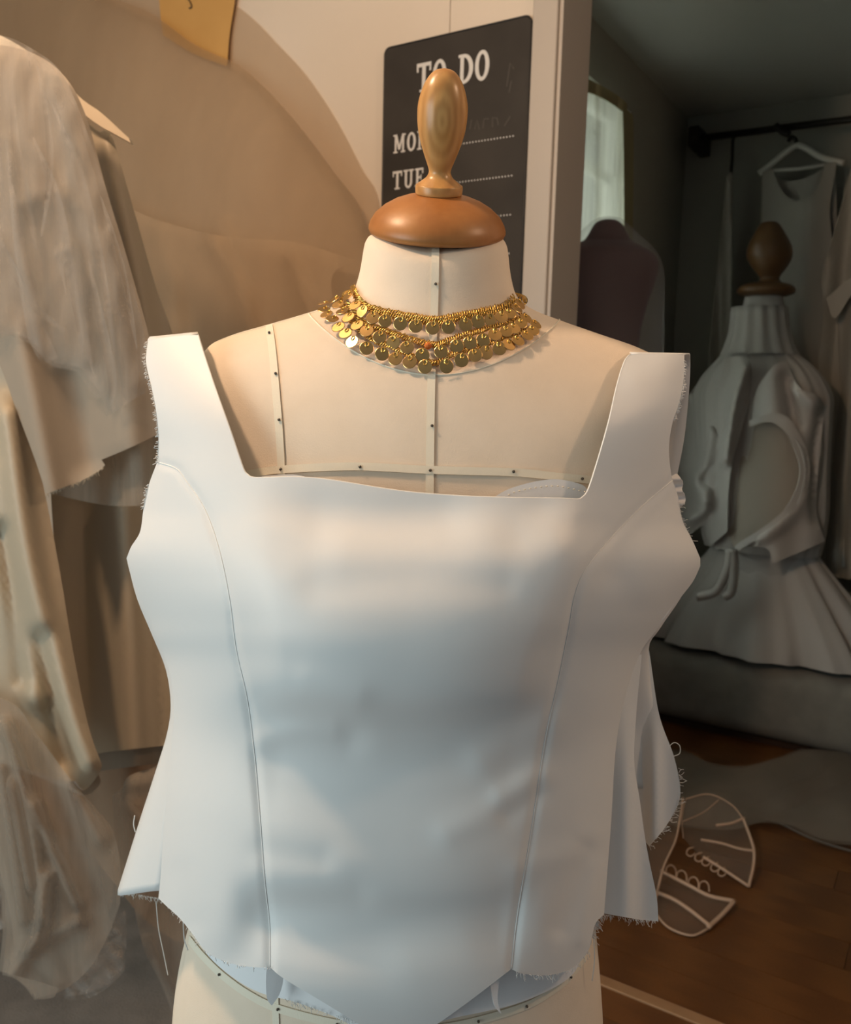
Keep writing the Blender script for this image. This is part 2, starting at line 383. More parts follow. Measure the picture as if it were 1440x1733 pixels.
body_f = [f for f in ff[:-2] if min(f) >= cut]; neck_f = [f for f in ff[:-2] if min(f) < cut]
used = sorted({i for f in body_f for i in f}); mp_ = {i: j for j, i in enumerate(used)}
torso = mesh_obj('torso', [fv[i] for i in used], [tuple(mp_[i] for i in f) for f in body_f]+[tuple(mp_[i] for i in ff[-1])], 'linen', form)
used = sorted({i for f in neck_f for i in f}); mp_ = {i: j for j, i in enumerate(used)}
neckm = mesh_obj('neck', [fv[i] for i in used], [tuple(mp_[i] for i in f) for f in neck_f]+[tuple(mp_[i] for i in ff[-2])], 'linen', form)
seam_pts = [np.array(fv[cut+k])*1.0 for k in range(NN)]
tube('neck_seam', [p+np.array([0, 0, .0003]) for p in seam_pts], .0007, 'tape', form, 5, True)
def hit(px, py, default_y=.70):
    d = Vector(ray(px, py)).normalized(); loc, n, i, dist = bvh.ray_cast(Vector(CAM), d)
    if loc is None: loc, n, i, dist = bvh.find_nearest(Vector(P(px, py, default_y)))
    if n.dot(d) > 0: n = -n
    return np.array(loc), np.array(n)
def ribbon(name, pts, width, material, parent, off=.0009, b=None):
    c = resample(crom(pts, 8), 8); h = [hit(*q) for q in c]; V = []; Fc = []
    for i, (p, n) in enumerate(h):
        t = h[min(i+1, len(h)-1)][0]-h[max(i-1, 0)][0]; t /= np.linalg.norm(t)+1e-9; s = np.cross(n, t); s /= np.linalg.norm(s)
        V += [p+n*off-s*width/2, p+n*off+s*width/2]
    for i in range(len(h)-1): Fc.append((2*i, 2*i+1, 2*i+3, 2*i+2))
    o = mesh_obj(name, V, Fc, material, parent, smooth=False); solid(o, .0007, 0); return o
TP = .0056
ribbon('centre_tape', [(737, 414), (736, 480), (734, 545), (730, 640), (728, 740), (727, 840), (727, 900)], TP, 'tape', form)
ribbon('princess_tape', [(456, 552), (462, 600), (469, 680), (474, 740), (477, 796), (478, 850)], TP, 'tape', form)
ribbon('bust_tape', [(405, 806), (440, 800), (480, 795), (600, 790), (728, 796), (870, 800), (940, 807), (1000, 813)], TP, 'tape', form, .0013)
ribbon('hip_tape', [(322, 1590), (345, 1618), (380, 1652), (425, 1684), (475, 1707), (570, 1731), (660, 1741), (740, 1739), (808, 1726), (889, 1701), (935, 1675), (963, 1652), (990, 1618)], TP*1.1, 'tape', form)
ribbon('princess_tape', [(466, 1640), (467, 1705), (468, 1740), (469, 1790)], TP, 'tape', form, .0007)
tube('shoulder_seam', [hit(*q)[0]+np.array([0, 0, .0006]) for q in resample(crom([(556, 521), (500, 536), (456, 547), (400, 560), (325, 576)], 6), 10)], .0010, 'tape', form, 5)
sv, sf = [], []
bm = bmesh.new(); bmesh.ops.create_uvsphere(bm, u_segments=8, v_segments=6, radius=.0011)
pin_me = bpy.data.meshes.new('pin'); bm.to_mesh(pin_me); bm.free(); pin_me.materials.append(M['pin'])
for q in [(737, 482), (728, 797), (610, 791), (868, 799), (477, 795), (468, 635), (474, 712), (457, 567), (731, 722), (983, 811), (374, 1648), (472, 1706), (571, 1731), (963, 1652), (889, 1701), (808, 1726)]:
    p, n = hit(*q); o = bpy.data.objects.new('pin', pin_me); COL.objects.link(o); o.parent = form
    o.location = tuple(p+n*.0022-np.array([AX[0], AX[1], 0]))
nc = np.array([.0035, .6955, 1.4835]); TLT = math.radians(20)
cap_ = lathe('neck_cap', [(.0003, 0), (.046, -.0012), (.0510, -.0004), (.0530, .0010), (.0540, .0032), (.0538, .0055), (.0525, .0090), (.0490, .0145), (.0420, .0205), (.0335, .0252), (.0250, .0282), (.0180, .0296), (.0003, .0300)], nc, 'cap', form, 64)
fp_ = [(1368, .0172), (1355, .0181), (1302, .0181), (1288, .0166), (1255, .0121), (1235, .0099), (1205, .0085), (1180, .0086), (1150, .0096), (1080, .0123), (1000, .0151), (900, .0177), (790, .0187), (700, .0181), (600, .0152), (540, .0120), (500, .0086), (480, .0052), (470, .0004)]
fin_ = lathe('finial', crom([(r_, .030+(1365-y_)*.0000968) for y_, r_ in fp_], 4), nc, 'finial', form, 48)
for o in (cap_, fin_): o.rotation_euler = (TLT, math.radians(1.2), 0)
# stand of the form, below the frame
lathe('stand_pole', [(.014, 0), (.014, .62)], (AX[0], AX[1], .05), 'metal', form, 20)
for i in range(4):
    a = i*math.pi/2+.6; tube('stand_leg', crom([(AX[0], AX[1], .16), (AX[0]+.12*math.cos(a), AX[1]+.12*math.sin(a), .09), (AX[0]+.26*math.cos(a), AX[1]+.26*math.sin(a), .012)], 6), .011, 'metal', form, 8)

# ================================================================== WHITE SATIN BODICE
Lf = f1([(540, 240), (620, 236), (690, 248), (765, 252), (860, 228), (945, 203), (1060, 245), (1130, 270), (1230, 278), (1380, 262), (1520, 250), (1640, 250), (1800, 250)])
Rf = f1([(540, 1186), (660, 1178), (760, 1160), (812, 1158), (880, 1172), (950, 1198), (1040, 1146), (1110, 1100), (1200, 1072), (1300, 1058), (1500, 1048), (1640, 1046), (1800, 1046)])
Yc = f1([(540, .655), (620, .612), (700, .578), (770, .558), (840, .547), (900, .533), (970, .519), (1040, .513), (1100, .514), (1160, .522), (1215, .541), (1265, .5505), (1320, .5505), (1390, .546), (1440, .544), (1485, .546), (1530, .5535), (1570, .5545), (1630, .549), (1680, .550), (1740, .560), (1800, .57)])
Yd = f1([(540, .655), (620, .612), (700, .578), (770, .560), (840, .549), (900, .538), (970, .526), (1040, .522), (1160, .530), (1265, .545), (1390, .545), (1530, .545), (1640, .548), (1800, .56)])
Ysd = f1([(540, .690), (620, .670), (700, .655), (800, .665), (950, .70), (1100, .69), (1300, .685), (1800, .69)])
rds = [ridge([(550, 880), (640, 890), (745, 878)], .0045, 32), ridge([(540, 990), (720, 978), (850, 990)], .0035, 24),
       ridge([(590, 935), (760, 945), (890, 912)], -.0030, 28), ridge([(1005, 862), (955, 905)], -.004, 30), ridge([(920, 870), (880, 900)], .004, 26),
       ridge([(1115, 848), (1065, 915), (1040, 965)], .0055, 24), ridge([(1180, 950), (1115, 1005)], -.005, 26),
       ridge([(820, 1285), (930, 1228)], -.0045, 22), ridge([(850, 1345), (915, 1312)], -.0035, 14), ridge([(760, 1410), (890, 1345)], -.003, 18), ridge([(860, 1380), (910, 1345)], .003, 12),
       ridge([(995, 1440), (975, 1500), (950, 1570)], .0050, 13), ridge([(1010, 1470), (985, 1590)], -.0030, 10), ridge([(880, 1470), (985, 1440), (1000, 1420)], -.003, 16),
       ridge([(435, 1190), (500, 1215), (590, 1250)], .0040, 20), ridge([(440, 1255), (500, 1235), (560, 1235)], -.0030, 14), ridge([(520, 1160), (600, 1180)], -.003, 20),
       ridge([(440, 1440), (540, 1455)], .0030, 18), ridge([(460, 1540), (600, 1520)], .003, 20),
       ridge([(410, 1610), (440, 1540)], .0035, 22), ridge([(300, 1480), (320, 1560)], .003, 16),
       ridge([(700, 1625), (780, 1600)], -.0035, 36), ridge([(360, 830), (430, 850)], -.002, 30), ridge([(1080, 640), (1120, 625)], -.003, 18)]
LS = crom([(266, 782), (298, 793), (314, 813), (346, 861), (370, 927), (388, 1010), (400, 1100), (418, 1180), (430, 1270), (438, 1358), (448, 1487), (456, 1563), (457, 1637)], 6)
RS = crom([(1138, 813), (1085, 858), (1030, 915), (990, 965), (972, 1010), (963, 1060), (945, 1150), (922, 1255), (900, 1400), (876, 1545), (865, 1640)], 6)
def sstep(x, a, b): t = np.clip((x-a)/(b-a), 0, 1); return t*t*(3-2*t)
def YB(q, seam=True):
    x, y = q[:, 0], q[:, 1]; L_, R_ = Lf(y), Rf(y); t = np.abs((x-(L_+R_)/2)/((R_-L_)/2)); t = np.minimum(t, .992)
    g = 1-np.sqrt(1-t**2.5)
    sh = np.clip(26*(1-((x-670)/235)**2), -40, 26)
    wgt = 1-sstep(t, .48, .70)
    yc = Yc(y-sh)*wgt+Yd(y)*(1-wgt)
    Y = yc+(Ysd(y)-yc)*g
    for r_ in rds: Y = Y+r_(q)
    if seam:
        Y = Y+.0022*np.exp(-(np.minimum(pdist(q, LS), pdist(q, RS))/7.)**2)
    return Y
bod = thing('satin_bodice', 'unfinished white satin bodice with wide straps and raw hem on the large dress form', 'bodice', (0, .69, .8))
TL = [(250, 577), (290, 570), (335, 567)]
centre_segs = [[(335, 567), (345, 600), (365, 660), (390, 730), (411, 792), (418, 803)],
    [(418, 803), (432, 809), (500, 808), (560, 813), (640, 826), (700, 834), (780, 840), (860, 843), (940, 844), (980, 846)],
    [(980, 846), (994, 832), (1010, 785), (1030, 715), (1045, 650), (1058, 610), (1068, 600)],
    [(1068, 600), (1110, 599), (1158, 601)],
    [(1158, 601), (1157, 640), (1150, 680), (1138, 715), (1132, 755), (1134, 790), (1138, 813)],
    RS, [(865, 1640), (800, 1690), (740, 1733), (695, 1760), (662, 1768)],
    [(662, 1768), (607, 1733), (540, 1692), (480, 1656), (457, 1637)], LS[::-1],
    [(266, 782), (268, 740), (263, 690), (255, 650), (247, 612), (250, 577)], TL]
panel('centre_panel', centre_segs, YB, 'satin', bod, 6)
left_hem = [(457, 1637), (430, 1637), (390, 1630), (350, 1612), (325, 1580), (305, 1555), (280, 1532), (268, 1520)]
left_arm = [(214, 945), (222, 925), (237, 900), (243, 860), (252, 820), (266, 782)]
panel('side_panel', [LS, left_hem, [(268, 1520), (272, 1480), (277, 1400), (284, 1320), (292, 1240), (294, 1190), (285, 1130), (262, 1070), (235, 1005), (220, 965), (214, 945)], left_arm], YB, 'satin', bod, 6)
right_hem = [(865, 1640), (885, 1648), (930, 1650), (970, 1638), (995, 1610), (1002, 1585)]
right_arm = [(1185, 945), (1172, 915), (1155, 880), (1147, 840), (1138, 813)]
panel('side_panel', [RS, right_hem, [(1002, 1585), (1008, 1562), (1022, 1548)], [(1022, 1548), (1034, 1392), (1042, 1267), (1057, 1183), (1082, 1108), (1110, 1068), (1145, 1020), (1172, 985), (1185, 958)], [(1185, 958), (1185, 945)], right_arm], YB, 'satin', bod, 6)
# princess seam stitching: fine raised edge
for s_ in (LS, RS):
    q = resample(s_, 6); w3 = P(q[:, 0], q[:, 1], YB(q)-.0004); tube('seam_edge', w3, .0004, 'piping', bod, 5)
# turned neckline edge
q = resample(np.vstack([crom(s, 8) for s in centre_segs[:3]]), 6); tube('neckline_edge', P(q[:, 0], q[:, 1], YB(q)+.0010), .0008, 'satin', bod, 6)
# back half: rows from inside the front edge round to the centre back
def back_panel(name, rows, parent):
    V = []; Fc = []; n = 0
    rr = crom(rows, 4)
    for py, pin, psil, ys, yb, ay in rr:
        ya = YB(np.array([[pin, py]]), False)[0]+.003; a = P(pin, py, ya+(ys-.025-ya)*ay); b = P(psil, py, ys); zc = b[2]
        c = np.array([b[0]*.72, ys+(yb-ys)*.68, zc]); d = np.array([0.0, yb, zc])
        cur = crom([a, b, c, d], 8); lim = abs(b[0])*np.minimum(1, cur[:, 1]/b[1]); cur[:, 0] = np.clip(cur[:, 0], -lim, lim); n = len(cur); V += list(cur)
    for i in range(len(rr)-1):
        for k in range(n-1): Fc.append((i*n+k, i*n+k+1, (i+1)*n+k+1, (i+1)*n+k))
    o = mesh_obj(name, V, Fc, 'satin', parent); solid(o, .0012, 0); return o
back_panel('back_panel', [(950, 222, 217, .715, .835, 0), (1010, 243, 233, .715, .835, 0), (1070, 268, 258, .715, .83, 0), (1130, 290, 282, .715, .83, 0), (1190, 299, 290, .715, .83, 0), (1240, 297, 284, .715, .835, 0), (1300, 292, 266, .715, .84, 0), (1380, 284, 240, .715, .85, 0), (1450, 279, 218, .715, .86, 0), (1507, 272, 200, .715, .87, 0)], bod)
back_panel('back_panel', [(950, 1178, 1182, .715, .835, 0), (1010, 1147, 1150, .715, .835, 0), (1060, 1111, 1116, .72, .83, 0), (1100, 1078, 1096, .735, .83, .6), (1208, 1058, 1108, .755, .835, 1), (1279, 1058, 1128, .76, .84, 1), (1333, 1060, 1140, .76, .85, 1)], bod)
panel('flared_panel', [[(1086, 1108), (1077, 1204), (1073, 1287), (1082, 1350), (1090, 1408), (1098, 1454), (1111, 1517), (1114, 1559)], [(1114, 1559), (1080, 1556), (1022, 1546)], [(1022, 1546), (1024, 1400), (1030, 1267), (1045, 1183), (1078, 1108)]],
      lambda q: .660+.020*sstep(q[:, 0], 1030, 1100)-.008*np.exp(-((q[:, 0]-1062)/16)**2)*sstep(q[:, 1], 1150, 1350), 'satin', bod, 8)
panel('flared_panel', [[(1092, 1096), (1098, 1100), (1115, 1208), (1140, 1279), (1151, 1333), (1146, 1365), (1122, 1405), (1098, 1432)], [(1098, 1432), (1078, 1400), (1066, 1300), (1068, 1204), (1092, 1096)]], lambda q: .742-.012*np.exp(-((q[:, 0]-1108)/14)**2)*sstep(q[:, 1], 1150, 1330), 'satin', bod, 8)
# straps over the shoulders and down the back
def strap_back(name, rows):
    V = []; Fc = []; rr = crom(rows, 6)
    for i_, o_ in [(r_[:3], r_[3:]) for r_ in rr]:
        a, b = P(i_[0], i_[1], i_[2]), P(o_[0], o_[1], o_[2])
        for k in range(7): V.append(a+(b-a)*k/6)
    for i in range(len(rr)-1):
        for k in range(6): Fc.append((i*7+k, i*7+k+1, (i+1)*7+k+1, (i+1)*7+k))
    o = mesh_obj(name, V, Fc, 'satin', bod); solid(o, .0012, 0)
yl = YB(np.array([(335., 567.), (250., 577.), (1068., 600.), (1158., 601.)]))
strap_back('back_strap', [(335, 567, yl[0], 250, 577, yl[1]), (334, 563, yl[0]+.012, 252, 573, yl[1]+.012), (336, 566, .735, 256, 573, .735), (345, 592, .775, 268, 600, .77), (370, 660, .80, 285, 670, .80), (400, 790, .815, 310, 800, .815), (420, 900, .82, 330, 900, .82)])
strap_back('back_strap', [(1068, 600, yl[2], 1158, 601, yl[3]), (1066, 597, yl[2]+.014, 1164, 599, yl[3]+.016), (1062, 602, .735, 1168, 606, .735), (1055, 630, .76, 1166, 660, .755), (1050, 690, .78, 1158, 740, .775), (1048, 780, .80, 1142, 830, .79), (1040, 900, .815, 1140, 900, .80)])
panel('seam_allowance', [[(1136, 806), (1146, 802), (1156, 818), (1154, 828), (1160, 842), (1158, 852), (1148, 862), (1142, 855)], [(1142, 855), (1136, 806)]], lambda q: .690+.004*np.sin(q[:, 1]*.3), 'satin_in', bod, 4)
# bust cups showing above the neckline
cupY = lambda q: .5655+0.02*((q[:, 0]-915)/90)**2*.3+.0006*(q[:, 1]-820)*0
c1 = panel('bust_cup', [[(835, 842), (860, 828), (900, 816), (940, 811), (975, 817), (992, 826), (1000, 850)], [(1000, 850), (960, 900), (860, 900), (835, 842)]], lambda q: np.array([hit(*v)[0][1] for v in q])-.006, 'satin_in', bod, 7, .0015)
panel('bust_cup', [[(405, 812), (440, 806), (480, 803), (510, 805), (550, 818)], [(550, 818), (540, 880), (440, 880), (405, 812)]], lambda q: np.array([hit(*v)[0][1] for v in q])-.005, 'satin_in', bod, 7, .0015)
st = resample(crom([(850, 840), (870, 830), (905, 823), (940, 821), (985, 830)], 8), 9)
dd = [tube_data([hit(*q)[0]+np.array([0, -.0075, 0]), hit(q[0]+3, q[1])[0]+np.array([0, -.0075, 0])], .0004, 4) for q in st]
tag(mesh_obj('stitching', *merge(dd), 'tape', bod), kind='stuff')
# lining and seam allowances under the hem
YL = lambda q: YB(q, False)*0+np.array([hit(*v)[0][1] for v in q])-.010
panel('lining', [[(330, 1575), (400, 1600), (520, 1640), (640, 1700)], [(640, 1700), (640, 1745), (600, 1738)], [(600, 1738), (560, 1718), (500, 1696), (440, 1680), (395, 1655), (352, 1617), (330, 1575)]], YL, 'satin_in', bod, 8)
panel('lining', [[(700, 1745), (720, 1690), (860, 1630), (1000, 1570)], [(1000, 1570), (992, 1600), (970, 1648), (925, 1678), (870, 1700), (820, 1712), (760, 1725), (700, 1745)]], YL, 'satin_in', bod, 8)
panel('seam_allowance', [[(452, 1630), (478, 1650), (474, 1680), (460, 1702)], [(460, 1702), (452, 1690), (450, 1660), (452, 1630)]], lambda q: YL(q)-.016+.006*(q[:, 0]-452)/26, 'satin_in', bod, 5)
panel('seam_allowance', [[(828, 1655), (845, 1650), (842, 1690), (848, 1716)], [(848, 1716), (836, 1700), (828, 1655)]], lambda q: YL(q)-.014, 'satin_in', bod, 5)
# raw edges
def fray(name, pts, Yf, n, ln, dirn, parent, seed, mtl='thread', rad=.00022):
    rg = random.Random(seed); c = resample(crom(pts, 8), 2); dd = []
    for i in range(n):
        x, y = c[rg.randrange(len(c))]; L_ = ln*(.35+rg.random()); ax, ay = dirn
        a = np.array([x, y]); e = a+np.array([ax+rg.uniform(-.6, .6), ay+rg.uniform(-.6, .6)])*L_
        mid = (a+e)/2+np.array([rg.uniform(-.25, .25), rg.uniform(-.25, .25)])*L_
        q = np.array([a, mid, e]); w3 = P(q[:, 0], q[:, 1], Yf(np.array([a, a, a]))-.0005); dd.append(tube_data(crom(w3, 3), rad, 3))
    return tag(mesh_obj(name, *merge(dd), mtl, parent), kind='stuff')
YBn = lambda q: YB(q, False)
fray('frayed_edge', [(250, 577), (246, 612), (255, 650), (263, 690), (268, 740), (267, 782)], YBn, 170, 5, (-.8, .2), bod, 1)
fray('frayed_edge', [(252, 820), (243, 860)], YBn, 60, 5, (-.8, .2), bod, 2)
fray('frayed_edge', [(1157, 610), (1157, 640), (1150, 680), (1140, 710)], YBn, 120, 5, (.6, .3), bod, 3)
fray('frayed_edge', [(1148, 850), (1156, 885), (1172, 915)], YBn, 26, 6, (.8, -.2), bod, 4)
fray('frayed_edge', left_hem, YBn, 50, 5, (0, .9), bod, 5)
fray('frayed_edge', right_hem, YBn, 46, 8, (.1, .9), bod, 6)
fray('frayed_edge', [(200, 1507), (235, 1514), (271, 1520)], lambda q: .712+0*q[:, 0], 70, 6, (.1, .9), bod, 7)
fray('frayed_edge', [(1022, 1547), (1070, 1555), (1114, 1559)], lambda q: .67+0*q[:, 0], 60, 7, (.2, .9), bod, 8)
fray('frayed_edge', [(1002, 1585), (1008, 1562), (1022, 1548)], lambda q: .66+0*q[:, 0], 60, 9, (.6, .8), bod, 9)
fray('frayed_edge', [(1148, 1300), (1150, 1340), (1138, 1380), (1118, 1408), (1098, 1432)], lambda q: .742+0*q[:, 0], 46, 11, (.7, .1), bod, 10)
fray('frayed_edge', [(480, 1690), (560, 1715), (600, 1728)], lambda q: YL(q)-.002, 40, 9, (.1, .9), bod, 11)
for pts, y_ in (([(264, 1525), (268, 1570), (276, 1610), (284, 1650)], .66), ([(310, 1560), (312, 1590), (318, 1608)], .63), ([(228, 1380), (226, 1395), (229, 1408)], .70), ([(1005, 1590), (1006, 1625), (1002, 1660)], .64),
                ([(1136, 1285), (1131, 1268), (1140, 1257), (1150, 1262), (1150, 1275), (1140, 1280)], .745)):
    q = crom(pts, 6); tube('loose_thread', P(q[:, 0], q[:, 1], y_), .00042, 'thread', bod, 5)

# ================================================================== GOLD COIN NECKLACE
nk = thing('coin_necklace', 'gold necklace with three rows of flat round coins around the large form', 'necklace', (.003, .62, 1.40))
bm = bmesh.new(); RC = .0052
prof = [(0, .00035), (RC*.93, .00030), (RC, .0001), (RC, -.0001), (RC*.93, -.0003), (0, -.0003)]
ns = 24; rows_ = []
for r_, z in prof:
    rows_.append([bm.verts.new((0, 0, z))] if r_ == 0 else [bm.verts.new((r_*math.cos(2*math.pi*k/ns), r_*math.sin(2*math.pi*k/ns), z)) for k in range(ns)])
for a, b in zip(rows_[:-1], rows_[1:]):
    for k in range(ns):
        if len(a) == 1: bm.faces.new((a[0], b[k], b[(k+1) % ns]))
        elif len(b) == 1: bm.faces.new((a[(k+1) % ns], a[k], b[0]))
        else: bm.faces.new((a[k], b[k], b[(k+1) % ns], a[(k+1) % ns]))
bmesh.ops.recalc_face_normals(bm, faces=bm.faces)
coin_me = bpy.data.meshes.new('coin'); bm.to_mesh(coin_me); bm.free(); coin_me.materials.append(M['gold'])
ev, ef = tube_data([(math.cos(t)*.0013, RC*.55+math.sin(t)*.0017, .0005) for t in np.linspace(0, 2*math.pi, 12, endpoint=False)], .00042, 5, True)
eye_me = bpy.data.meshes.new('eyelet'); eye_me.from_pydata([tuple(map(float, v)) for v in ev], [], ef); eye_me.materials.append(M['goldchain'])
crop = lambda L_: [(520+x/3.4286, 380+y/3.4286) for x, y in L_]
row1 = crop([(250, 400), (266, 452), (300, 505), (338, 535), (400, 562), (468, 575), (550, 590), (635, 603), (727, 615), (812, 607), (905, 593), (975, 578), (1042, 570), (1105, 560), (1155, 550), (1192, 525), (1208, 500)])
row2 = crop([(150, 460), (172, 475), (195, 503), (215, 540), (250, 575), (300, 615), (355, 640), (430, 668), (505, 700), (583, 728), (668, 772), (775, 752), (862, 720), (937, 700), (1010, 685), (1075, 655), (1140, 645), (1185, 635), (1225, 610), (1255, 580)])
row3 = crop([(105, 490), (108, 525), (122, 552), (155, 578), (190, 625), (230, 660), (268, 705), (352, 735), (440, 762), (515, 790), (597, 808), (683, 835), (805, 832), (890, 797), (968, 770), (1030, 755), (1105, 735), (1160, 718), (1213, 700), (1265, 672), (1298, 645), (1312, 610)])
rg = random.Random(11)
for ri, row in enumerate((row1, row2, row3)):
    for i, q in enumerate(row):
        p, n = hit(*q); e_ = float(sstep(np.array(abs(p[0]-.003)), .038, .066)); n = n*np.array([1, 1, .35+.65*e_]); n /= np.linalg.norm(n)
        dwn = np.array([0, 0, -1.0])+np.array([.25*(p[0]), 0, 0]); yv = -(dwn-n*(dwn@n)); yv /= np.linalg.norm(yv); xv = np.cross(yv, n)
        mt = Matrix(((xv[0], yv[0], n[0]), (xv[1], yv[1], n[1]), (xv[2], yv[2], n[2]))).to_4x4()
        mt = mt @ Matrix.Rotation(rg.uniform(-.16, .16), 4, 'X') @ Matrix.Rotation(rg.uniform(-.22, .22), 4, 'Y') @ Matrix.Rotation(rg.uniform(-.25, .25), 4, 'Z')
        s_ = 1.0 if 3 < i < len(row)-4 else .95
        o = bpy.data.objects.new('coin', coin_me); COL.objects.link(o); o.parent = nk
        mt.translation = Vector(p+n*(.0048+.0010*(2-ri)))-nk.location; o.matrix_basis = mt @ Matrix.Scale(s_, 4)
        e_ = bpy.data.objects.new('eyelet', eye_me); COL.objects.link(e_); e_.parent = o
def chain(pts, offs, amp, seed, nm):
    c = resample(crom(pts, 10), 1.6); h = [hit(*q) for q in c]; rg = random.Random(seed); dd = []
    for ph in range(3):
        path = []
        for i, (p, n) in enumerate(h):
            t = h[min(i+1, len(h)-1)][0]-h[max(i-1, 0)][0]; t /= np.linalg.norm(t)+1e-9; s = np.cross(n, t)
            an = i*.85+ph*2.094; path.append(p+n*(offs+amp*.5*math.cos(an)+rg.uniform(0, .0009))+s*(amp*math.sin(an)+rg.uniform(-.0007, .0007)))
        dd.append(tube_data(path, .00055, 4))
    return mesh_obj(nm, *merge(dd), 'goldchain', nk)
up_ = lambda row, d, ext: [(x, y-d) for x, y in row]
chain(crop([(268, 335), (285, 400), (320, 462), (375, 495), (470, 518), (560, 533), (650, 548), (735, 560), (820, 548), (905, 530), (1000, 512), (1100, 490), (1165, 455), (1182, 432)]), .0022, 0.0024, 1, 'chain')
chain(crop([(268, 335), (290, 415), (330, 480), (380, 512), (470, 538), (560, 553), (650, 568), (735, 580), (820, 566), (905, 548), (1000, 530), (1100, 512), (1168, 480), (1190, 450)]), .0022, 0.0020, 2, 'chain')
chain(crop([(205, 415), (245, 490), (300, 560), (350, 595), (430, 625), (510, 650), (600, 680), (730, 712), (800, 695), (880, 665), (960, 640), (1050, 615), (1130, 590), (1200, 560), (1240, 535)]), .0026, 0.0024, 3, 'chain')
chain(crop([(180, 430), (215, 500), (260, 570), (320, 640), (400, 690), (480, 720), (560, 758), (640, 785), (740, 815), (820, 775), (900, 745), (980, 725), (1060, 700), (1130, 672), (1200, 650), (1260, 615)]), .0022, 0.0021, 4, 'chain')
bk = [(AX[0]+.0725*math.cos(t), AX[1]+.074*math.sin(t), 1.436+.016*math.sin(t)) for t in np.linspace(-.25, math.pi+.25, 90)]
mesh_obj('chain', *merge([tube_data([(x+.0014*math.cos(i*.9+f), y+.0014*math.sin(i*.9+f), z+.0022*math.sin(i*.9+f)) for i, (x, y, z) in enumerate(bk)], .0006, 4) for f in (0, 2.1, 4.2)]), 'goldchain', nk)
bm = bmesh.new(); bmesh.ops.create_uvsphere(bm, u_segments=12, v_segments=8, radius=.0027); bme = bpy.data.meshes.new('bead'); bm.to_mesh(bme); bm.free(); bme.materials.append(M['bead'])
p, n = hit(*crop([(700, 735)])[0]); o = bpy.data.objects.new('bead', bme); COL.objects.link(o); o.parent = nk; o.location = Vector(p+n*.006)-nk.location; tag(o, 'small orange bead')
cq = crop([(205, 385), (215, 400), (225, 430), (245, 470)]); tube('clasp_cord', [hit(*q)[0]+hit(*q)[1]*.004 for q in cq], .0013, 'pearl', nk, 6)

# ================================================================== CHALKBOARD
def wa(px, py): return ab(wall_pt(px, py))[0]
cb = thing('chalkboard', 'black chalkboard weekly planner with white TO DO lettering, hung on the pale wall', 'chalkboard', R(-.22, -.01, 1.27))
ba0, ba1, bz0, bz1 = -.404, -.040, 1.27, 2.128; rad = .014
pts = []
for cx, cz, a0 in ((ba1-rad, bz1-rad, 0), (ba0+rad, bz1-rad, 90), (ba0+rad, bz0+rad, 180), (ba1-rad, bz0+rad, 270)):
    for k in range(7): a = math.radians(a0+15*k); pts.append((cx+rad*math.cos(a), cz+rad*math.sin(a)))
nP = len(pts); V = [R(a, -.0125, z) for a, z in pts]+[R(a, -.002, z) for a, z in pts]
Fc = [tuple(reversed(range(nP))), tuple(range(nP, 2*nP))]+[(i, (i+1) % nP, nP+(i+1) % nP, nP+i) for i in range(nP)]
mesh_obj('slate', V, Fc, 'board', cb, smooth=False)
tube('rim', [R(a, -.0115, z) for a, z in pts], .0024, 'boardedge', cb, 6, True)
def stroke(poly, wds):                   # thick polyline -> quads
    p = np.asarray(poly, float); wds = np.broadcast_to(wds, (len(p),)); V = []; Fc = []
    for i in range(len(p)):
        t = p[min(i+1, len(p)-1)]-p[max(i-1, 0)]; t /= np.linalg.norm(t)+1e-9; s = np.array([-t[1], t[0]])*wds[i]/2; V += [p[i]+s, p[i]-s]
    return V, [(2*i, 2*i+1, 2*i+3, 2*i+2) for i in range(len(p)-1)]
def rect(x0, y0, x1, y1): return [(x0, y0), (x1, y0), (x1, y1), (x0, y1)], [(0, 1, 2, 3)]
def oval(cx, cy, rx, ry, ix, iy, a0=0, a1=360, n=28):
    V = []; Fc = []
    for k in range(n+1):
        a = math.radians(a0+(a1-a0)*k/n); V += [(cx+rx*math.cos(a), cy+ry*math.sin(a)), (cx+ix*math.cos(a), cy+iy*math.sin(a))]
    return V, [(2*k, 2*k+1, 2*k+3, 2*k+2) for k in range(n)]
def foot(x, y, w_=.34, h=.09): return rect(x-w_/2, y, x+w_/2, y+h)
SW = .19
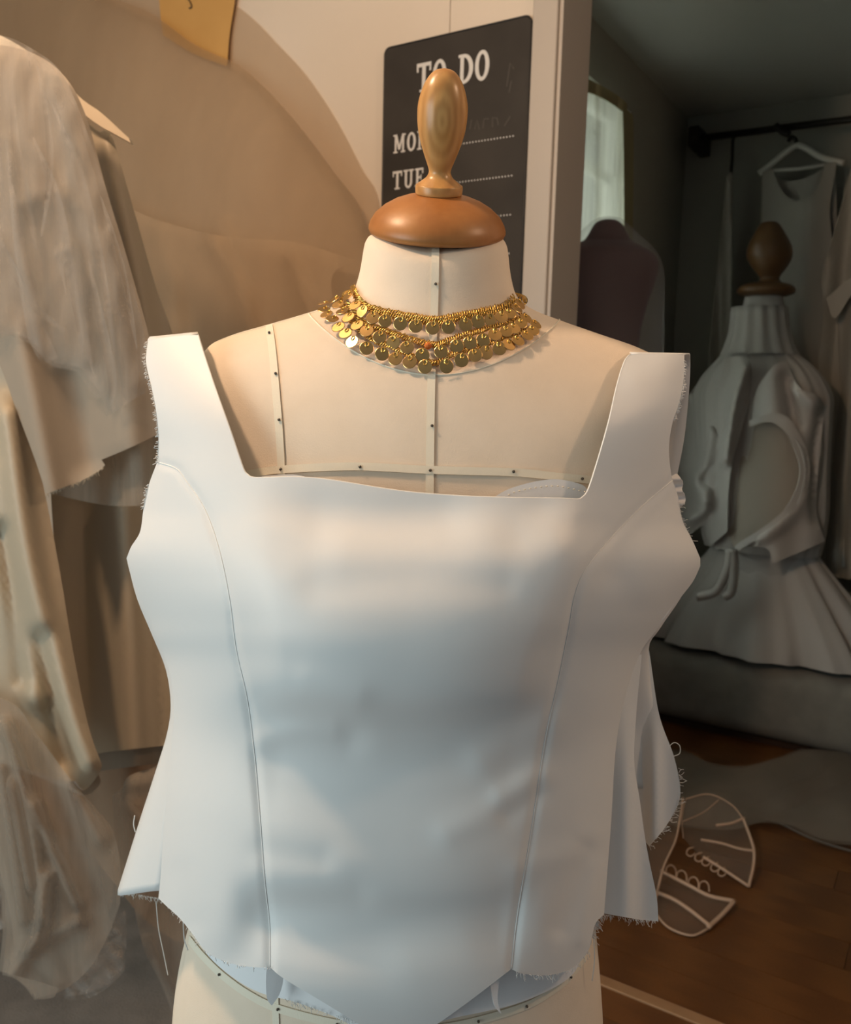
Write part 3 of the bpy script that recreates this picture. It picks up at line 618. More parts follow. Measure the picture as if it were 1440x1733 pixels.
G = {'T': (.80, [rect(.30, 0, .50, 1), rect(0, .87, .80, 1), rect(0, .70, .10, 1), rect(.70, .70, .80, 1), foot(.40, 0, .44)]),
     'O': (.74, [oval(.37, .5, .37, .51, .17, .38)]),
     'D': (.78, [rect(.10, 0, .29, 1), rect(0, 0, .32, .10), rect(0, .90, .32, 1), oval(.28, .5, .50, .50, .29, .38, -90, 90)]),
     'M': (1.04, [rect(.12, 0, .28, 1), rect(.76, 0, .92, 1), foot(.20, 0, .36), foot(.84, 0, .36), rect(0, .91, .28, 1), rect(.76, .91, 1.04, 1), stroke([(.22, 1), (.52, .18)], .17), stroke([(.82, 1), (.52, .18)], .15)]),
     'N': (.92, [rect(.12, 0, .27, 1), rect(.66, 0, .81, 1), foot(.195, 0, .36), rect(0, .91, .26, 1), rect(.55, .91, .92, 1), stroke([(.20, .95), (.74, .05)], .18)]),
     'U': (.86, [rect(.12, .30, .31, 1), rect(.58, .30, .74, 1), rect(0, .91, .42, 1), rect(.46, .91, .86, 1), oval(.43, .32, .31, .33, .14, .20, 180, 360)]),
     'E': (.72, [rect(.10, 0, .29, 1), rect(0, 0, .70, .11), rect(0, .89, .68, 1), rect(.25, .45, .52, .56), rect(.60, 0, .70, .30), rect(.58, .70, .68, 1), rect(.46, .36, .53, .65)]),
     'W': (1.10, [stroke([(.14, 1), (.34, 0)], .19), stroke([(.55, 1), (.36, 0)], .14), stroke([(.55, 1), (.75, 0)], .19), stroke([(.96, 1), (.77, 0)], .14), rect(0, .91, .32, 1), rect(.80, .91, 1.1, 1)]),
     'H': (.92, [rect(.12, 0, .31, 1), rect(.61, 0, .80, 1), foot(.215, 0, .42), foot(.705, 0, .42), rect(0, .91, .42, 1), rect(.50, .91, .92, 1), rect(.25, .45, .66, .56)]),
     'F': (.68, [rect(.10, 0, .29, 1), rect(0, 0, .42, .10), rect(0, .89, .66, 1), rect(.25, .45, .52, .56), rect(.56, .68, .66, 1), rect(.46, .36, .53, .65)]),
     'R': (.86, [rect(.10, 0, .29, 1), rect(0, 0, .40, .10), rect(0, .90, .32, 1), oval(.28, .73, .44, .27, .24, .17, -90, 90), stroke([(.40, .48), (.74, .02)], .19), rect(.66, 0, .86, .10)]),
     'I': (.42, [rect(.11, 0, .31, 1), foot(.21, 0, .42), rect(0, .91, .42, 1)]),
     'S': (.64, [stroke([(.56, .78), (.46, .93), (.30, .95), (.14, .87), (.11, .72), (.22, .60), (.40, .47), (.52, .34), (.52, .18), (.38, .06), (.22, .05), (.08, .20)], [.10, .10, .12, .15, .18, .19, .19, .18, .17, .14, .11, .10]), rect(.54, .68, .62, .99), rect(.02, .01, .10, .32)]),
     'A': (.90, [stroke([(.16, 0), (.42, 1)], .12), stroke([(.42, 1), (.70, 0)], .20), rect(.26, .28, .60, .38), foot(.14, 0, .28), foot(.72, 0, .36)])}
def write(txt, a, z, h, wide, gap):
    for ch in txt:
        if ch == ' ': a += h*wide*.55; continue
        wd, pcs = G[ch]; V, Fc = merge(pcs)
        mesh_obj('letter', [R(a+float(v[0])*h*wide, -.0131-.0002*(i % 2), z+float(v[1])*h) for i, v in enumerate(V)], Fc, 'chalk', cb, smooth=False)
        a += (wd+gap)*h*wide
aT = wa(711, 112); aE = wa(833, 110); 
tw = (.80+.74+.78+.74+3*.09+.55)
zT = wall_pt(833, 137)[2]; hT = wall_pt(833, 86)[2]-zT
write('TO DO', aT, zT, hT, (aE-aT)/(tw*hT), .09)
zM = wall_pt(674, 262)[2]; hM = wall_pt(674, 231)[2]-zM; aM = wa(671, 250)
zU = wall_pt(674, 323)[2]; dz = zM-zU
aD1 = wa(873, 233); zD = wall_pt(873, 233)[2]
for i, tx in enumerate(('MON', 'TUE', 'WED', 'THU', 'FRI', 'SAT', 'SUN')):
    write(tx, aM, zM-i*dz, hM, .80, .12)
    dd = []
    for k in range(25):
        a = aD1-k*.0074
        vv = [R(a+.0017*math.cos(t), -.0134, zD-i*dz+.0017*math.sin(t)) for t in np.linspace(0, 2*math.pi, 8, endpoint=False)]
        dd.append((vv, [tuple(range(8))]))
    mesh_obj('dotted_line', *merge(dd), 'chalk', cb, smooth=False)
sc_ = [[(800, 222), (803, 205)], [(808, 222), (812, 206), (816, 222)], [(822, 220), (824, 204), (832, 204)], [(838, 218), (838, 202), (846, 203), (848, 215)], [(858, 216), (868, 200)], [(862, 150), (868, 110), (874, 120)], [(866, 160), (870, 140)]]
sV, sF = merge([stroke([(wa(x, y), wall_pt(x, y)[2]) for x, y in l], .003) for l in sc_])
tag(mesh_obj('chalk_smudge', [R(float(v[0]), -.0130, float(v[1])) for v in sV], sF, 'faint', cb, smooth=False), 'faint half-erased chalk writing')

# ================================================================== PAPER ON THE WALL
paper = panel('kraft_paper', [[(268, -60), (401, -60)], [(401, -60), (397, 0), (388, 60), (384, 112)], [(384, 112), (330, 92), (276, 60)], [(276, 60), (270, 10), (268, -60)]],
      lambda q: wallY(q[:, 0], q[:, 1])-.016-.010*((q[:, 1]-20)/90.)**2-.006*((q[:, 0]-330)/60.)**2, 'paper', None, 10, .0008)
tag(paper, 'tan kraft paper sheet pinned to the wall above the tulle', 'paper')
nq = crom([(318, -2), (322, 4), (324, 12), (320, 14)], 5); hk = tube('hook', P(nq[:, 0], nq[:, 1], wallY(nq[:, 0], nq[:, 1])-.02), .0018, 'pin', paper, 6)

# ================================================================== HANGING CLOTHES, LEFT
def fold(pts, amp, wd):
    c = crom(pts, 6); return lambda q: amp*np.exp(-(pdist(q, c)/wd)**2)
def cloth(base, folds, wav=0, freq=.05, ph=0., skew=0.):
    fs = [fold(*f) for f in folds]
    def Y(q):
        y = base(q) if callable(base) else base+0*q[:, 0]
        for f in fs: y = y+f(q)
        if wav: y = y+wav*np.sin((q[:, 0]+skew*q[:, 1])*freq+ph)
        return y
    return Y
# tulle petticoat spread against the wall
vw = lambda off: (lambda q: wallY(q[:, 0], q[:, 1])-off)
pet = thing('tulle_petticoat', 'wide ivory tulle petticoat spread out against the pale wall', 'petticoat', R(-1.2, -.2, 0.9))
def round_edge(off, poly, wd, dep):
    c = crom(poly, 6); return lambda q: wallY(q[:, 0], q[:, 1])-off-dep*np.sqrt(np.clip(1-(1-np.clip(pdist(q, c)/wd, 0, 1))**2, 0, 1))
e1 = [(120, -40), (200, 0), (260, 25), (330, 75), (400, 108), (440, 140), (500, 205), (560, 285), (605, 345), (638, 430)]
panel('sheer_layer', [e1, [(638, 430), (630, 560), (560, 700)], [(560, 700), (200, 760), (-230, 700)], [(-230, 700), (-230, -40)], [(-230, -40), (120, -40)]],
      cloth(round_edge(.06, e1, 260, .20), [([(370, 380), (420, 470), (460, 580)], -.03, 16), ([(500, 440), (520, 480), (545, 540)], -.03, 18), ([(230, 380), (330, 400), (560, 420)], -.02, 26), ([(480, 200), (420, 330)], -.02, 40)], .012, .022, 0, .3), 'tulle', pet, 13, .0004)
shadow_edge = [(330, -40), (420, 25), (470, 75), (520, 130), (570, 205), (612, 285), (640, 335), (648, 440)]  # outline of the petticoat's shadow on the wall, imitated by a flat sheer sheet
panel('sheer_layer', [shadow_edge, [(648, 440), (640, 600), (560, 720)], [(560, 720), (200, 790), (-230, 740)], [(-230, 740), (-230, -40)], [(-230, -40), (330, -40)]],
      cloth(round_edge(.006, shadow_edge, 200, .0), []), 'tulle', pet, 14, .0004)
panel('sheer_layer', [[(180, 330), (260, 370), (380, 400), (500, 410), (600, 440)], [(600, 440), (560, 480), (600, 640)], [(600, 640), (400, 800), (200, 760)], [(200, 760), (180, 330)]],
      cloth(round_edge(.12, e1, 260, .22), [([(350, 390), (400, 480), (440, 600)], -.035, 14), ([(490, 430), (530, 540)], -.03, 12), ([(270, 400), (300, 560)], -.03, 18)], .014, .05, .5, .35), 'tulle', pet, 12, .0004)
# cream coat on a wooden hanger, with a white veil over it
coat = thing('cream_coat', 'long cream satin coat on the hanger at the left, hems uneven', 'coat', P(120, 1340, 1.42))
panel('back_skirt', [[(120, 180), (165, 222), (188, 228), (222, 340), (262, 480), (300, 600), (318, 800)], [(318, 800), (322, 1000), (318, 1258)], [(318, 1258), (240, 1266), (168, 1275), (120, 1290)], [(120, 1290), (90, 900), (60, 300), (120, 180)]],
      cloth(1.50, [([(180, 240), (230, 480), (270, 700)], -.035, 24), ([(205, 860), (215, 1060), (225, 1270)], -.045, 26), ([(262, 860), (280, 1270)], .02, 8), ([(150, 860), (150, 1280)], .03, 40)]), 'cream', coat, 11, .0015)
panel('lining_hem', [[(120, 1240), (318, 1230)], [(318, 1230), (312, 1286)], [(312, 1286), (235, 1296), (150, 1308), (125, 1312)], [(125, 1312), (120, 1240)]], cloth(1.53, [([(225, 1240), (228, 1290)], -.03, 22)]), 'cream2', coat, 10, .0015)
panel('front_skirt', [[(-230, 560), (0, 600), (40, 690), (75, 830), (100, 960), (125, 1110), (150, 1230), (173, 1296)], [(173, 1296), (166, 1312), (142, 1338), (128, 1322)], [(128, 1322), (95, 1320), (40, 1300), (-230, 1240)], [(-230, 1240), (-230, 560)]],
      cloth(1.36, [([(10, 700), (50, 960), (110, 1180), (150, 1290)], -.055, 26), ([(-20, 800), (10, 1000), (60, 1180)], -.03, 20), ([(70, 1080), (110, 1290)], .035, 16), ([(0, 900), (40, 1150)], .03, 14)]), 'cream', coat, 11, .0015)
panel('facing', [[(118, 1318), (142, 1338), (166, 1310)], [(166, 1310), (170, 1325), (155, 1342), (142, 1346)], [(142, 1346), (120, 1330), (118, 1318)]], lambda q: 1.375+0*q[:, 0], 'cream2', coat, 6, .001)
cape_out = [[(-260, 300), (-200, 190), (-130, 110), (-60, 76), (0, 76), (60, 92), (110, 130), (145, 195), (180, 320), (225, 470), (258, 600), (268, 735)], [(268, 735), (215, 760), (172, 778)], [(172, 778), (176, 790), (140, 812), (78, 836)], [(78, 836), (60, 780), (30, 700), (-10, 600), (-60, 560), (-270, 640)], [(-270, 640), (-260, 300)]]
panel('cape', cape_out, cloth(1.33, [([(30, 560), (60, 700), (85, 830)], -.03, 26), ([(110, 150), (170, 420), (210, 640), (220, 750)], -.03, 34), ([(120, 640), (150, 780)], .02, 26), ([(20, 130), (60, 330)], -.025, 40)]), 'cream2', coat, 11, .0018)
panel('cape_lining', [[(80, 700), (262, 700)], [(262, 700), (256, 780), (246, 856)], [(246, 856), (190, 856), (140, 848), (84, 835)], [(84, 835), (80, 700)]], cloth(1.37, [([(190, 780), (188, 850)], .02, 16), ([(235, 760), (240, 850)], -.02, 14)]), 'tulle3', coat, 11, .0008)
fray('frayed_edge', [(78, 836), (140, 812), (176, 790)], lambda q: 1.328+0*q[:, 0], 90, 5, (0, .8), coat, 21, 'cream', .0005)
hg = thing('coat_hanger', 'pale wooden hanger tip poking out of the cream coat shoulder', 'hanger', P(140, 190, 1.44))
hp = crom([(-30, 60), (40, 95), (100, 140), (145, 184), (185, 212), (222, 240)], 6); ht = P(hp[:, 0], hp[:, 1], 1.44)
hv, hf = [], []
for i, p in enumerate(ht):
    t_ = i/(len(ht)-1); w_ = .014*(1-.75*max(0, t_-.75)/.25)
    for dy, dz_ in ((-.007, w_), (.007, w_), (.007, -w_), (-.007, -w_)): hv.append(p+np.array([-dz_*.35, dy, dz_]))
for i in range(len(ht)-1):
    for k in range(4): hf.append((i*4+k, i*4+(k+1) % 4, (i+1)*4+(k+1) % 4, (i+1)*4+k))
hf += [(0, 1, 2, 3), tuple(reversed(range(len(hv)-4, len(hv))))]
mesh_obj('shoulder_arm', hv, hf, 'hanger', hg, smooth=False)
hp = crom([(-30, 60), (-100, 95), (-160, 140), (-205, 184), (-245, 225)], 6); ht = P(hp[:, 0], hp[:, 1], 1.44); hv, hf = [], []
for i, p in enumerate(ht):
    for dy, dz_ in ((-.007, .014), (.007, .014), (.007, -.014), (-.007, -.014)): hv.append(p+np.array([dz_*.35, dy, dz_]))
for i in range(len(ht)-1):
    for k in range(4): hf.append((i*4+k, i*4+(k+1) % 4, (i+1)*4+(k+1) % 4, (i+1)*4+k))
hf += [(0, 1, 2, 3), tuple(reversed(range(len(hv)-4, len(hv))))]
mesh_obj('shoulder_arm', hv, hf, 'hanger', hg, smooth=False)
hk = crom([(-30, 62), (-34, 20), (-30, -40), (-10, -60), (6, -40)], 6); tube('hook', P(hk[:, 0], hk[:, 1], 1.44), .002, 'metal', hg, 8)
vl = thing('bridal_veil', 'crumpled white net veil draped over the cream coat shoulder', 'veil', P(100, 690, 1.28))
ve = [[(-260, 290), (-200, 180), (-130, 95), (-60, 62), (0, 60), (50, 80), (105, 125), (150, 230), (185, 340), (222, 470), (250, 600), (246, 665)], [(246, 665), (205, 690), (192, 700), (185, 668), (172, 668)], [(172, 668), (150, 640), (134, 622), (90, 612), (50, 575), (-10, 560), (-120, 570), (-270, 600)], [(-270, 600), (-260, 290)]]
wr_ = [([(12, 235), (30, 400), (60, 520), (75, 590)], -.03, 9), ([(60, 250), (100, 330), (120, 420), (150, 560)], -.02, 8), ([(100, 430), (125, 420), (135, 450), (140, 520), (150, 610)], -.03, 7), ([(90, 160), (130, 260), (165, 420)], -.02, 12), ([(40, 340), (90, 320), (130, 350)], -.015, 10), ([(180, 400), (210, 560), (225, 650)], -.02, 10), ([(0, 400), (60, 480)], -.015, 10)]
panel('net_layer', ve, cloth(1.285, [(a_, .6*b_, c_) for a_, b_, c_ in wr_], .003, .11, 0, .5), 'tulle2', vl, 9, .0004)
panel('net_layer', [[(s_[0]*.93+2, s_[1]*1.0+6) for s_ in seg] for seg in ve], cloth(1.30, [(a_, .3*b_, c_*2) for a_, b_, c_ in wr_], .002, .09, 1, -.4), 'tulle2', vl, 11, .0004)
panel('net_fold', [[(10, 232), (20, 300), (40, 400), (66, 520), (98, 606)], [(98, 606), (70, 612), (48, 575)], [(48, 575), (32, 480), (20, 380), (10, 232)]], cloth(1.27, [([(20, 330), (50, 500), (70, 600)], -.01, 8)]), 'tulle2', vl, 7, .0004)
panel('net_fold', [[(96, 440), (112, 415), (134, 425), (138, 470), (146, 540), (160, 640)], [(160, 640), (146, 600), (128, 520), (122, 450), (108, 448), (112, 500)], [(112, 500), (96, 440)]], cloth(1.268, []), 'tulle2', vl, 6, .0004)
for fp, fwid in (([(55, 230), (92, 320), (112, 420), (130, 520), (140, 600)], 9), ([(85, 170), (120, 250), (150, 350), (175, 470), (195, 600)], 7), ([(20, 120), (26, 240), (44, 330), (60, 420)], 8), ([(150, 440), (170, 540), (190, 640), (186, 690)], 8), ([(-10, 380), (20, 450), (60, 520), (110, 560)], 7), ([(60, 100), (80, 200), (84, 300), (70, 400)], 6), ([(170, 330), (205, 450), (232, 590)], 6)):
    c = crom(fp, 6); t = np.gradient(c, axis=0); t /= np.linalg.norm(t, axis=1)[:, None]; nrm = np.stack([-t[:, 1], t[:, 0]], 1)
    wv = fwid*np.sin(np.linspace(.12, math.pi-.25, len(c)))[:, None]
    panel('net_fold', [list(map(tuple, (c+nrm*wv)[::3])), list(map(tuple, (c-nrm*wv)[::-3]))], lambda q, c=c: 1.272+.004*np.cos(pdist(q, c)*.5), 'tulle2', vl, 6, 0)
# heap of tulle below
th2 = thing('tulle_skirt', 'grey ivory tulle skirt hanging to the rug below the cream coat', 'skirt', P(60, 1690, 1.30))
sk = [[(-230, 1120), (0, 1180), (60, 1240), (120, 1320), (165, 1372), (192, 1408), (204, 1470), (203, 1530)], [(203, 1530), (180, 1590), (150, 1640), (108, 1675), (60, 1690)], [(60, 1690), (48, 1672), (22, 1655), (4, 1650)], [(4, 1650), (10, 1560), (-20, 1480), (-230, 1440)], [(-230, 1440), (-230, 1120)]]
wr2 = [([(10, 1230), (40, 1330), (62, 1460), (72, 1560)], -.035, 10), ([(60, 1360), (90, 1440), (130, 1530)], -.03, 9), ([(0, 1300), (25, 1440), (40, 1560)], -.03, 11), ([(82, 1480), (70, 1560), (48, 1610)], -.03, 9), ([(120, 1330), (170, 1420)], -.02, 12), ([(20, 1650), (60, 1600), (130, 1560)], -.02, 12)]
panel('sheer_layer', sk, cloth(1.31, wr2, .005, .08, 0, -.4), 'tulle3', th2, 9, .0004)
panel('sheer_layer', [[(x*.97-6, y*.99+10) for x, y in seg] for seg in sk], cloth(1.345, [(a_, .5*b_, 1.8*c_) for a_, b_, c_ in wr2], .008, .06, 1, -.3), 'tulle3', th2, 11, .0004)
panel('sheer_layer', [[(0, 1250), (60, 1370), (70, 1470), (52, 1606)], [(52, 1606), (26, 1604), (16, 1540), (-20, 1400)], [(-20, 1400), (0, 1250)]], cloth(1.295, [([(20, 1330), (50, 1500)], -.02, 10)]), 'tulle3', th2, 8, .0004)
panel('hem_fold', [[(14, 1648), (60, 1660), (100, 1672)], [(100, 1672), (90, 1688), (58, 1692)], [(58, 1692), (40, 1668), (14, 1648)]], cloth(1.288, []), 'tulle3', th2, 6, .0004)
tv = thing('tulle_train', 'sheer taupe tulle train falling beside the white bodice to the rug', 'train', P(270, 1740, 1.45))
panel('sheer_layer', [[(190, 1345), (240, 1310), (300, 1280), (340, 1300)], [(340, 1300), (360, 1500), (330, 1760)], [(330, 1760), (300, 1730), (270, 1660), (245, 1610), (232, 1560)], [(232, 1560), (215, 1480), (195, 1420), (190, 1345)]], cloth(1.47, [([(215, 1360), (260, 1420), (290, 1520)], -.03, 14), ([(240, 1560), (270, 1480), (290, 1440)], -.02, 10), ([(250, 1600), (300, 1700)], -.03, 12)], .006, .07), 'tulle3', tv, 10, .0004)
panel('satin_fold', [[(205, 1352), (215, 1316), (260, 1300), (340, 1285)], [(340, 1285), (300, 1330), (240, 1345)], [(240, 1345), (215, 1362), (205, 1352)]], cloth(1.50, [([(220, 1330), (300, 1310)], -.02, 14)]), 'cream2', tv, 9, .001)
pb = thing('plastic_bag', 'crinkled clear plastic bag lying under the tulle skirt', 'bag', P(160, 1695, 1.40))
rgp = np.random.RandomState(3); jx = rgp.uniform(-1, 1, (40, 3))
crk = lambda q: sum(.006*np.sin(q[:, 0]*(.10+.12*abs(j[0]))*np.sign(j[1])+q[:, 1]*(.08+.14*abs(j[1]))+6*j[2]) for j in jx[:6])
panel('bag_sheet', [[(108, 1690), (120, 1640), (150, 1590), (180, 1560), (212, 1540)], [(212, 1540), (214, 1590), (210, 1645)], [(210, 1645), (170, 1680), (130, 1694), (108, 1690)]], lambda q: 1.40+crk(q), 'plastic', pb, 7, .0004)
panel('bag_sheet', [[(112, 1686), (140, 1640), (160, 1610), (206, 1580)], [(206, 1580), (208, 1640)], [(208, 1640), (165, 1676), (112, 1686)]], lambda q: 1.385+crk(q+37), 'plastic', pb, 7, .0004)
pb2 = tag(panel('plastic_wrap', [[(-40, 1440), (10, 1450), (18, 1500), (20, 1550)], [(20, 1550), (4, 1572), (-40, 1580)], [(-40, 1580), (-40, 1440)]], lambda q: 1.36+crk(q+91), 'plastic', None, 7, .0004), 'crinkled plastic wrap peeking in at the left picture edge', 'wrapping')
br = panel('shade_sheet', [[(130, 1180), (420, 1150)], [(420, 1150), (430, 1560)], [(430, 1560), (330, 1600), (250, 1560), (190, 1490), (150, 1440)], [(150, 1440), (130, 1180)]], cloth(1.66, [([(200, 1250), (230, 1500)], -.03, 30), ([(280, 1250), (300, 1540)], -.03, 26)], .012, .05), 'brownshade', None, 12, .002)  # added sheet, its brown imitates the shaded wall and floor behind the coat
tag(br, 'added brown sheet standing in for shade behind the hem of the cream coat', 'cloth')
# rug under the clothes
box_pts = [ab(floor_pt(*q)) for q in ((-80, 1600), (340, 1570))]
rug = tag(box('rug', (-2.2, -1.6, .0), (-.42, -.22, .012), 'rug', bevel=.004), 'flat grey rug on the floor under the hanging clothes', 'rug')

# ================================================================== FAR ROOM
def sideY(px, py, a):
    v = ray(px, py); n = np.array([E1[0], E1[1], 0.0]); p0 = np.array([*(W0+a*E1), 0.0]); t = ((p0-CAM)@n)/(v@n); return v[..., 1]*t
sY = lambda a: (lambda q: sideY(q[:, 0], q[:, 1], a))
ct = thing('sheer_curtain', 'sheer white curtain glowing with daylight in the darker room', 'curtain', R(A_L+.05, 1.1, .3))
cY = lambda q: sideY(q[:, 0], q[:, 1], A_L+.055)+.012*np.sin(q[:, 0]*.32)+.012*np.sin(q[:, 0]*.17+1)
panel('curtain_cloth', [[(925, 128), (975, 142), (1056, 184)], [(1056, 184), (1060, 300), (1064, 450), (1066, 700)], [(1066, 700), (925, 720)], [(925, 720), (925, 128)]], cY, 'curtain', ct, 5, 0)
panel('curtain_heading', [[(925, 112), (960, 122), (1000, 136), (1040, 158), (1062, 176)], [(1062, 176), (1058, 190), (1030, 172), (1000, 158), (960, 146), (925, 140)], [(925, 140), (925, 112)]], lambda q: cY(q)-.02, 'heading', ct, 5, .002)
panel('curtain_edge', [[(1054, 184), (1066, 190), (1072, 215), (1071, 400), (1066, 560)], [(1066, 560), (1058, 560), (1056, 300), (1054, 184)]], lambda q: cY(q)-.025, 'heading', ct, 5, .001)
def loft_px(name, rows, px0, Y, material, parent, dep=.62, n=56, sub=4, fold_=None, slope=0., room=False):
    """a body of revolution-like rings: rows of (py, half width in px, centre shift)"""
    rr = crom([(r_[0], r_[1], r_[2] if len(r_) > 2 else 0) for r_ in rows], sub); V = []; Fc = []
    for i, (py, hw, sh_) in enumerate(rr):
        c = P(px0+sh_-slope*(py-rows[0][0]), py, Y); hx = max(.0005, np.linalg.norm(P(px0+hw, py, Y)-P(px0, py, Y)))
        for k in range(n):
            a = 2*math.pi*k/n; f = 1+(fold_(a, i/(len(rr)-1)) if fold_ else 0)
            u_, w_ = hx*f*math.cos(a), hx*dep*f*math.sin(a)
            V.append((c[0]+u_*E1[0]+w_*E2[0], c[1]+u_*E1[1]+w_*E2[1], c[2]) if room else (c[0]+u_, c[1]+w_, c[2]))
    for i in range(len(rr)-1):
        for k in range(n): Fc.append((i*n+k, (i+1)*n+k, (i+1)*n+(k+1) % n, i*n+(k+1) % n))
    Fc.append(tuple(range(n)))
    return mesh_obj(name, V, Fc, material, parent)
YV = 2.42
vb = P(1030, 600, YV)
vf = thing('velvet_form', 'dark plum velvet dress form under a thin veil beside the bright curtain', 'dress form', (vb[0], YV, 0))
loft_px('torso', [(371, 4), (373, 14), (380, 24), (396, 33), (408, 42), (418, 62), (430, 80), (448, 87), (475, 82), (520, 68), (570, 58), (640, 56), (720, 74), (800, 80)], 1030, YV, 'velvet', vf, .6, slope=.025)
lathe('stand_pole', [(.016, 0), (.016, P(1030, 800, YV)[2]-.03)], (P(1030, 800, YV)[0], YV, .03), 'metal', vf, 14)
lathe('stand_base', [(.18, 0), (.18, .012), (.05, .03), (.016, .05)], (P(1030, 800, YV)[0], YV, .0), 'metal', vf, 28)
v2 = thing('thin_veil', 'thin white veil falling over the plum velvet form', 'veil', (vb[0], YV, 1.0))
loft_px('veil_net', [(367, 6), (372, 24), (396, 50), (425, 80), (455, 94), (500, 97), (600, 98), (760, 104)], 1030, YV, 'veil', v2, .72, fold_=lambda a, t: .05*t*math.sin(9*a), slope=.025)
# clothes rail
bY = lambda b: (lambda q: wallY(q[:, 0], q[:, 1], b))
ra = thing('clothes_rail', 'dark clothes rail fixed along the far wall', 'rail', R(.4, 2.05, 2.38))
p0 = np.array(R(-.285, 2.14, 2.46)); p1 = np.array(R(1.6, 2.14, 2.445))
tube('rod', [p0, p1], .014, 'rail', ra, 12)
box('bracket', (-.315, 2.09, 2.42), (-.27, 2.299, 2.50), 'rail', ra, bevel=.006)
hp = crom([(1312, 212), (1322, 222), (1336, 228)], 4); tube('peg', P(hp[:, 0], hp[:, 1], wallY(hp[:, 0], hp[:, 1], 2.11)), .013, 'rail', ra, 8)
hgw = thing('white_hanger', 'white plastic hanger carrying the sleeveless gown on the far rail', 'hanger', wall_pt(1345, 250, 2.14))
hy = lambda pts: P(np.array(pts)[:, 0], np.array(pts)[:, 1], wallY(np.array(pts)[:, 0], np.array(pts)[:, 1], 2.14))
tube('shoulder_bar', hy(crom([(1284, 294), (1310, 274), (1335, 254), (1350, 246), (1366, 252), (1390, 266), (1428, 276)], 5)), .0125, 'whitehanger', hgw, 8)
tube('trouser_bar', hy([(1300, 289), (1350, 286), (1410, 277)]), .007, 'whitehanger', hgw, 8)
tube('hook', hy(crom([(1348, 248), (1346, 236), (1338, 232), (1334, 240)], 5)), .008, 'rail', hgw, 6)
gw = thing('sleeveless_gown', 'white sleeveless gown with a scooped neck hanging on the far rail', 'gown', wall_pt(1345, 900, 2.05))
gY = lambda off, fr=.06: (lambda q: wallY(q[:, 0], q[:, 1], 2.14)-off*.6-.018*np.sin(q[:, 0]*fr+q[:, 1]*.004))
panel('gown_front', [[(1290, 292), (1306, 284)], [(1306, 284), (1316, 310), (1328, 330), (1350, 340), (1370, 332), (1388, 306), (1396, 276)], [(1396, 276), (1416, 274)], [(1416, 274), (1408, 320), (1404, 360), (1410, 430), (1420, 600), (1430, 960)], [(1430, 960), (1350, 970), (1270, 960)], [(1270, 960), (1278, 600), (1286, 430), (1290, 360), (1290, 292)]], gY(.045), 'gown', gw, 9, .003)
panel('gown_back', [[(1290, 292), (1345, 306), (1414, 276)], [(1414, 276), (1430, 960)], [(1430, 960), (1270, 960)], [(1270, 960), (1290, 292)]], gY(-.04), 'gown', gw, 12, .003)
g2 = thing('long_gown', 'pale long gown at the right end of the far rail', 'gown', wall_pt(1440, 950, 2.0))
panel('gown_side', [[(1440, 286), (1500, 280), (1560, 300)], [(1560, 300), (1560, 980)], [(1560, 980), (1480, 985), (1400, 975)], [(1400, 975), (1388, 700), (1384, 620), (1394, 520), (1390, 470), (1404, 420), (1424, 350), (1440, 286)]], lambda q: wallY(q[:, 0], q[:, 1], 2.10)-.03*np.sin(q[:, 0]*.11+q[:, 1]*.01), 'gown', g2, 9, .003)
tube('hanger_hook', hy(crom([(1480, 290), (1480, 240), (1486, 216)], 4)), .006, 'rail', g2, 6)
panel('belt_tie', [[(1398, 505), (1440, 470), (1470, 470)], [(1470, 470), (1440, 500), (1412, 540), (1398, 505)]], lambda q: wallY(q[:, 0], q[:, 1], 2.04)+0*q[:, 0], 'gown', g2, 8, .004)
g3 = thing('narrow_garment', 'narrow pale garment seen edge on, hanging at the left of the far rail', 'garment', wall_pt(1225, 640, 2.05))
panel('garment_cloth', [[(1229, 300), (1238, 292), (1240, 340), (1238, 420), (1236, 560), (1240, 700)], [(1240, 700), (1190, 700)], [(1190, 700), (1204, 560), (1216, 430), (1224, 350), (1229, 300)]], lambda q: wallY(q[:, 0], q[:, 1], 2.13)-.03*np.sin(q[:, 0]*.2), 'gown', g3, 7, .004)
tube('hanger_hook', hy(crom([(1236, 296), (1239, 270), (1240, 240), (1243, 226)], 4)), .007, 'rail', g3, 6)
# long grey bench along the far wall
bn = thing('grey_bench', 'low grey upholstered bench along the far wall under the white dress', 'bench', R(.7, 1.95, 0))
o = box('bench_body', (A_L+.04, 1.735, .03), (2.3, 2.27, .336), 'sofa', bn, bevel=.075); o.modifiers['bevel'].segments = 6
o.data.polygons.foreach_set('use_smooth', [True]*len(o.data.polygons))
box('bench_plinth', (A_L+.08, 1.80, 0), (2.26, 2.17, .05), 'gap', bn)
# white dress on a smaller form
YD = 3.37
db = P(1290, 1100, YD)
df = thing('display_form', 'small dress form with dark pointed wooden knob, wearing the white gathered dress', 'dress form', (db[0], YD, .338))
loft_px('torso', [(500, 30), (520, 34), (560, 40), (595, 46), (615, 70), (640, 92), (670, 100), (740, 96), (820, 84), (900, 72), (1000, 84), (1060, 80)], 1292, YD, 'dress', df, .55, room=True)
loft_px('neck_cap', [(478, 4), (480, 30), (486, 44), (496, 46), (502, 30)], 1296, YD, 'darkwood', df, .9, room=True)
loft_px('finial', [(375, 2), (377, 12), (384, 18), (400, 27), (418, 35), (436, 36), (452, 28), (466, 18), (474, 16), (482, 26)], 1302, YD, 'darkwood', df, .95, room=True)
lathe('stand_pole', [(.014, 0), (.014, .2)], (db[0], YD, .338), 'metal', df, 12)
wd_ = thing('white_dress', 'white gathered dress with full skirt and open short jacket on the small form', 'dress', (db[0], YD, .325))
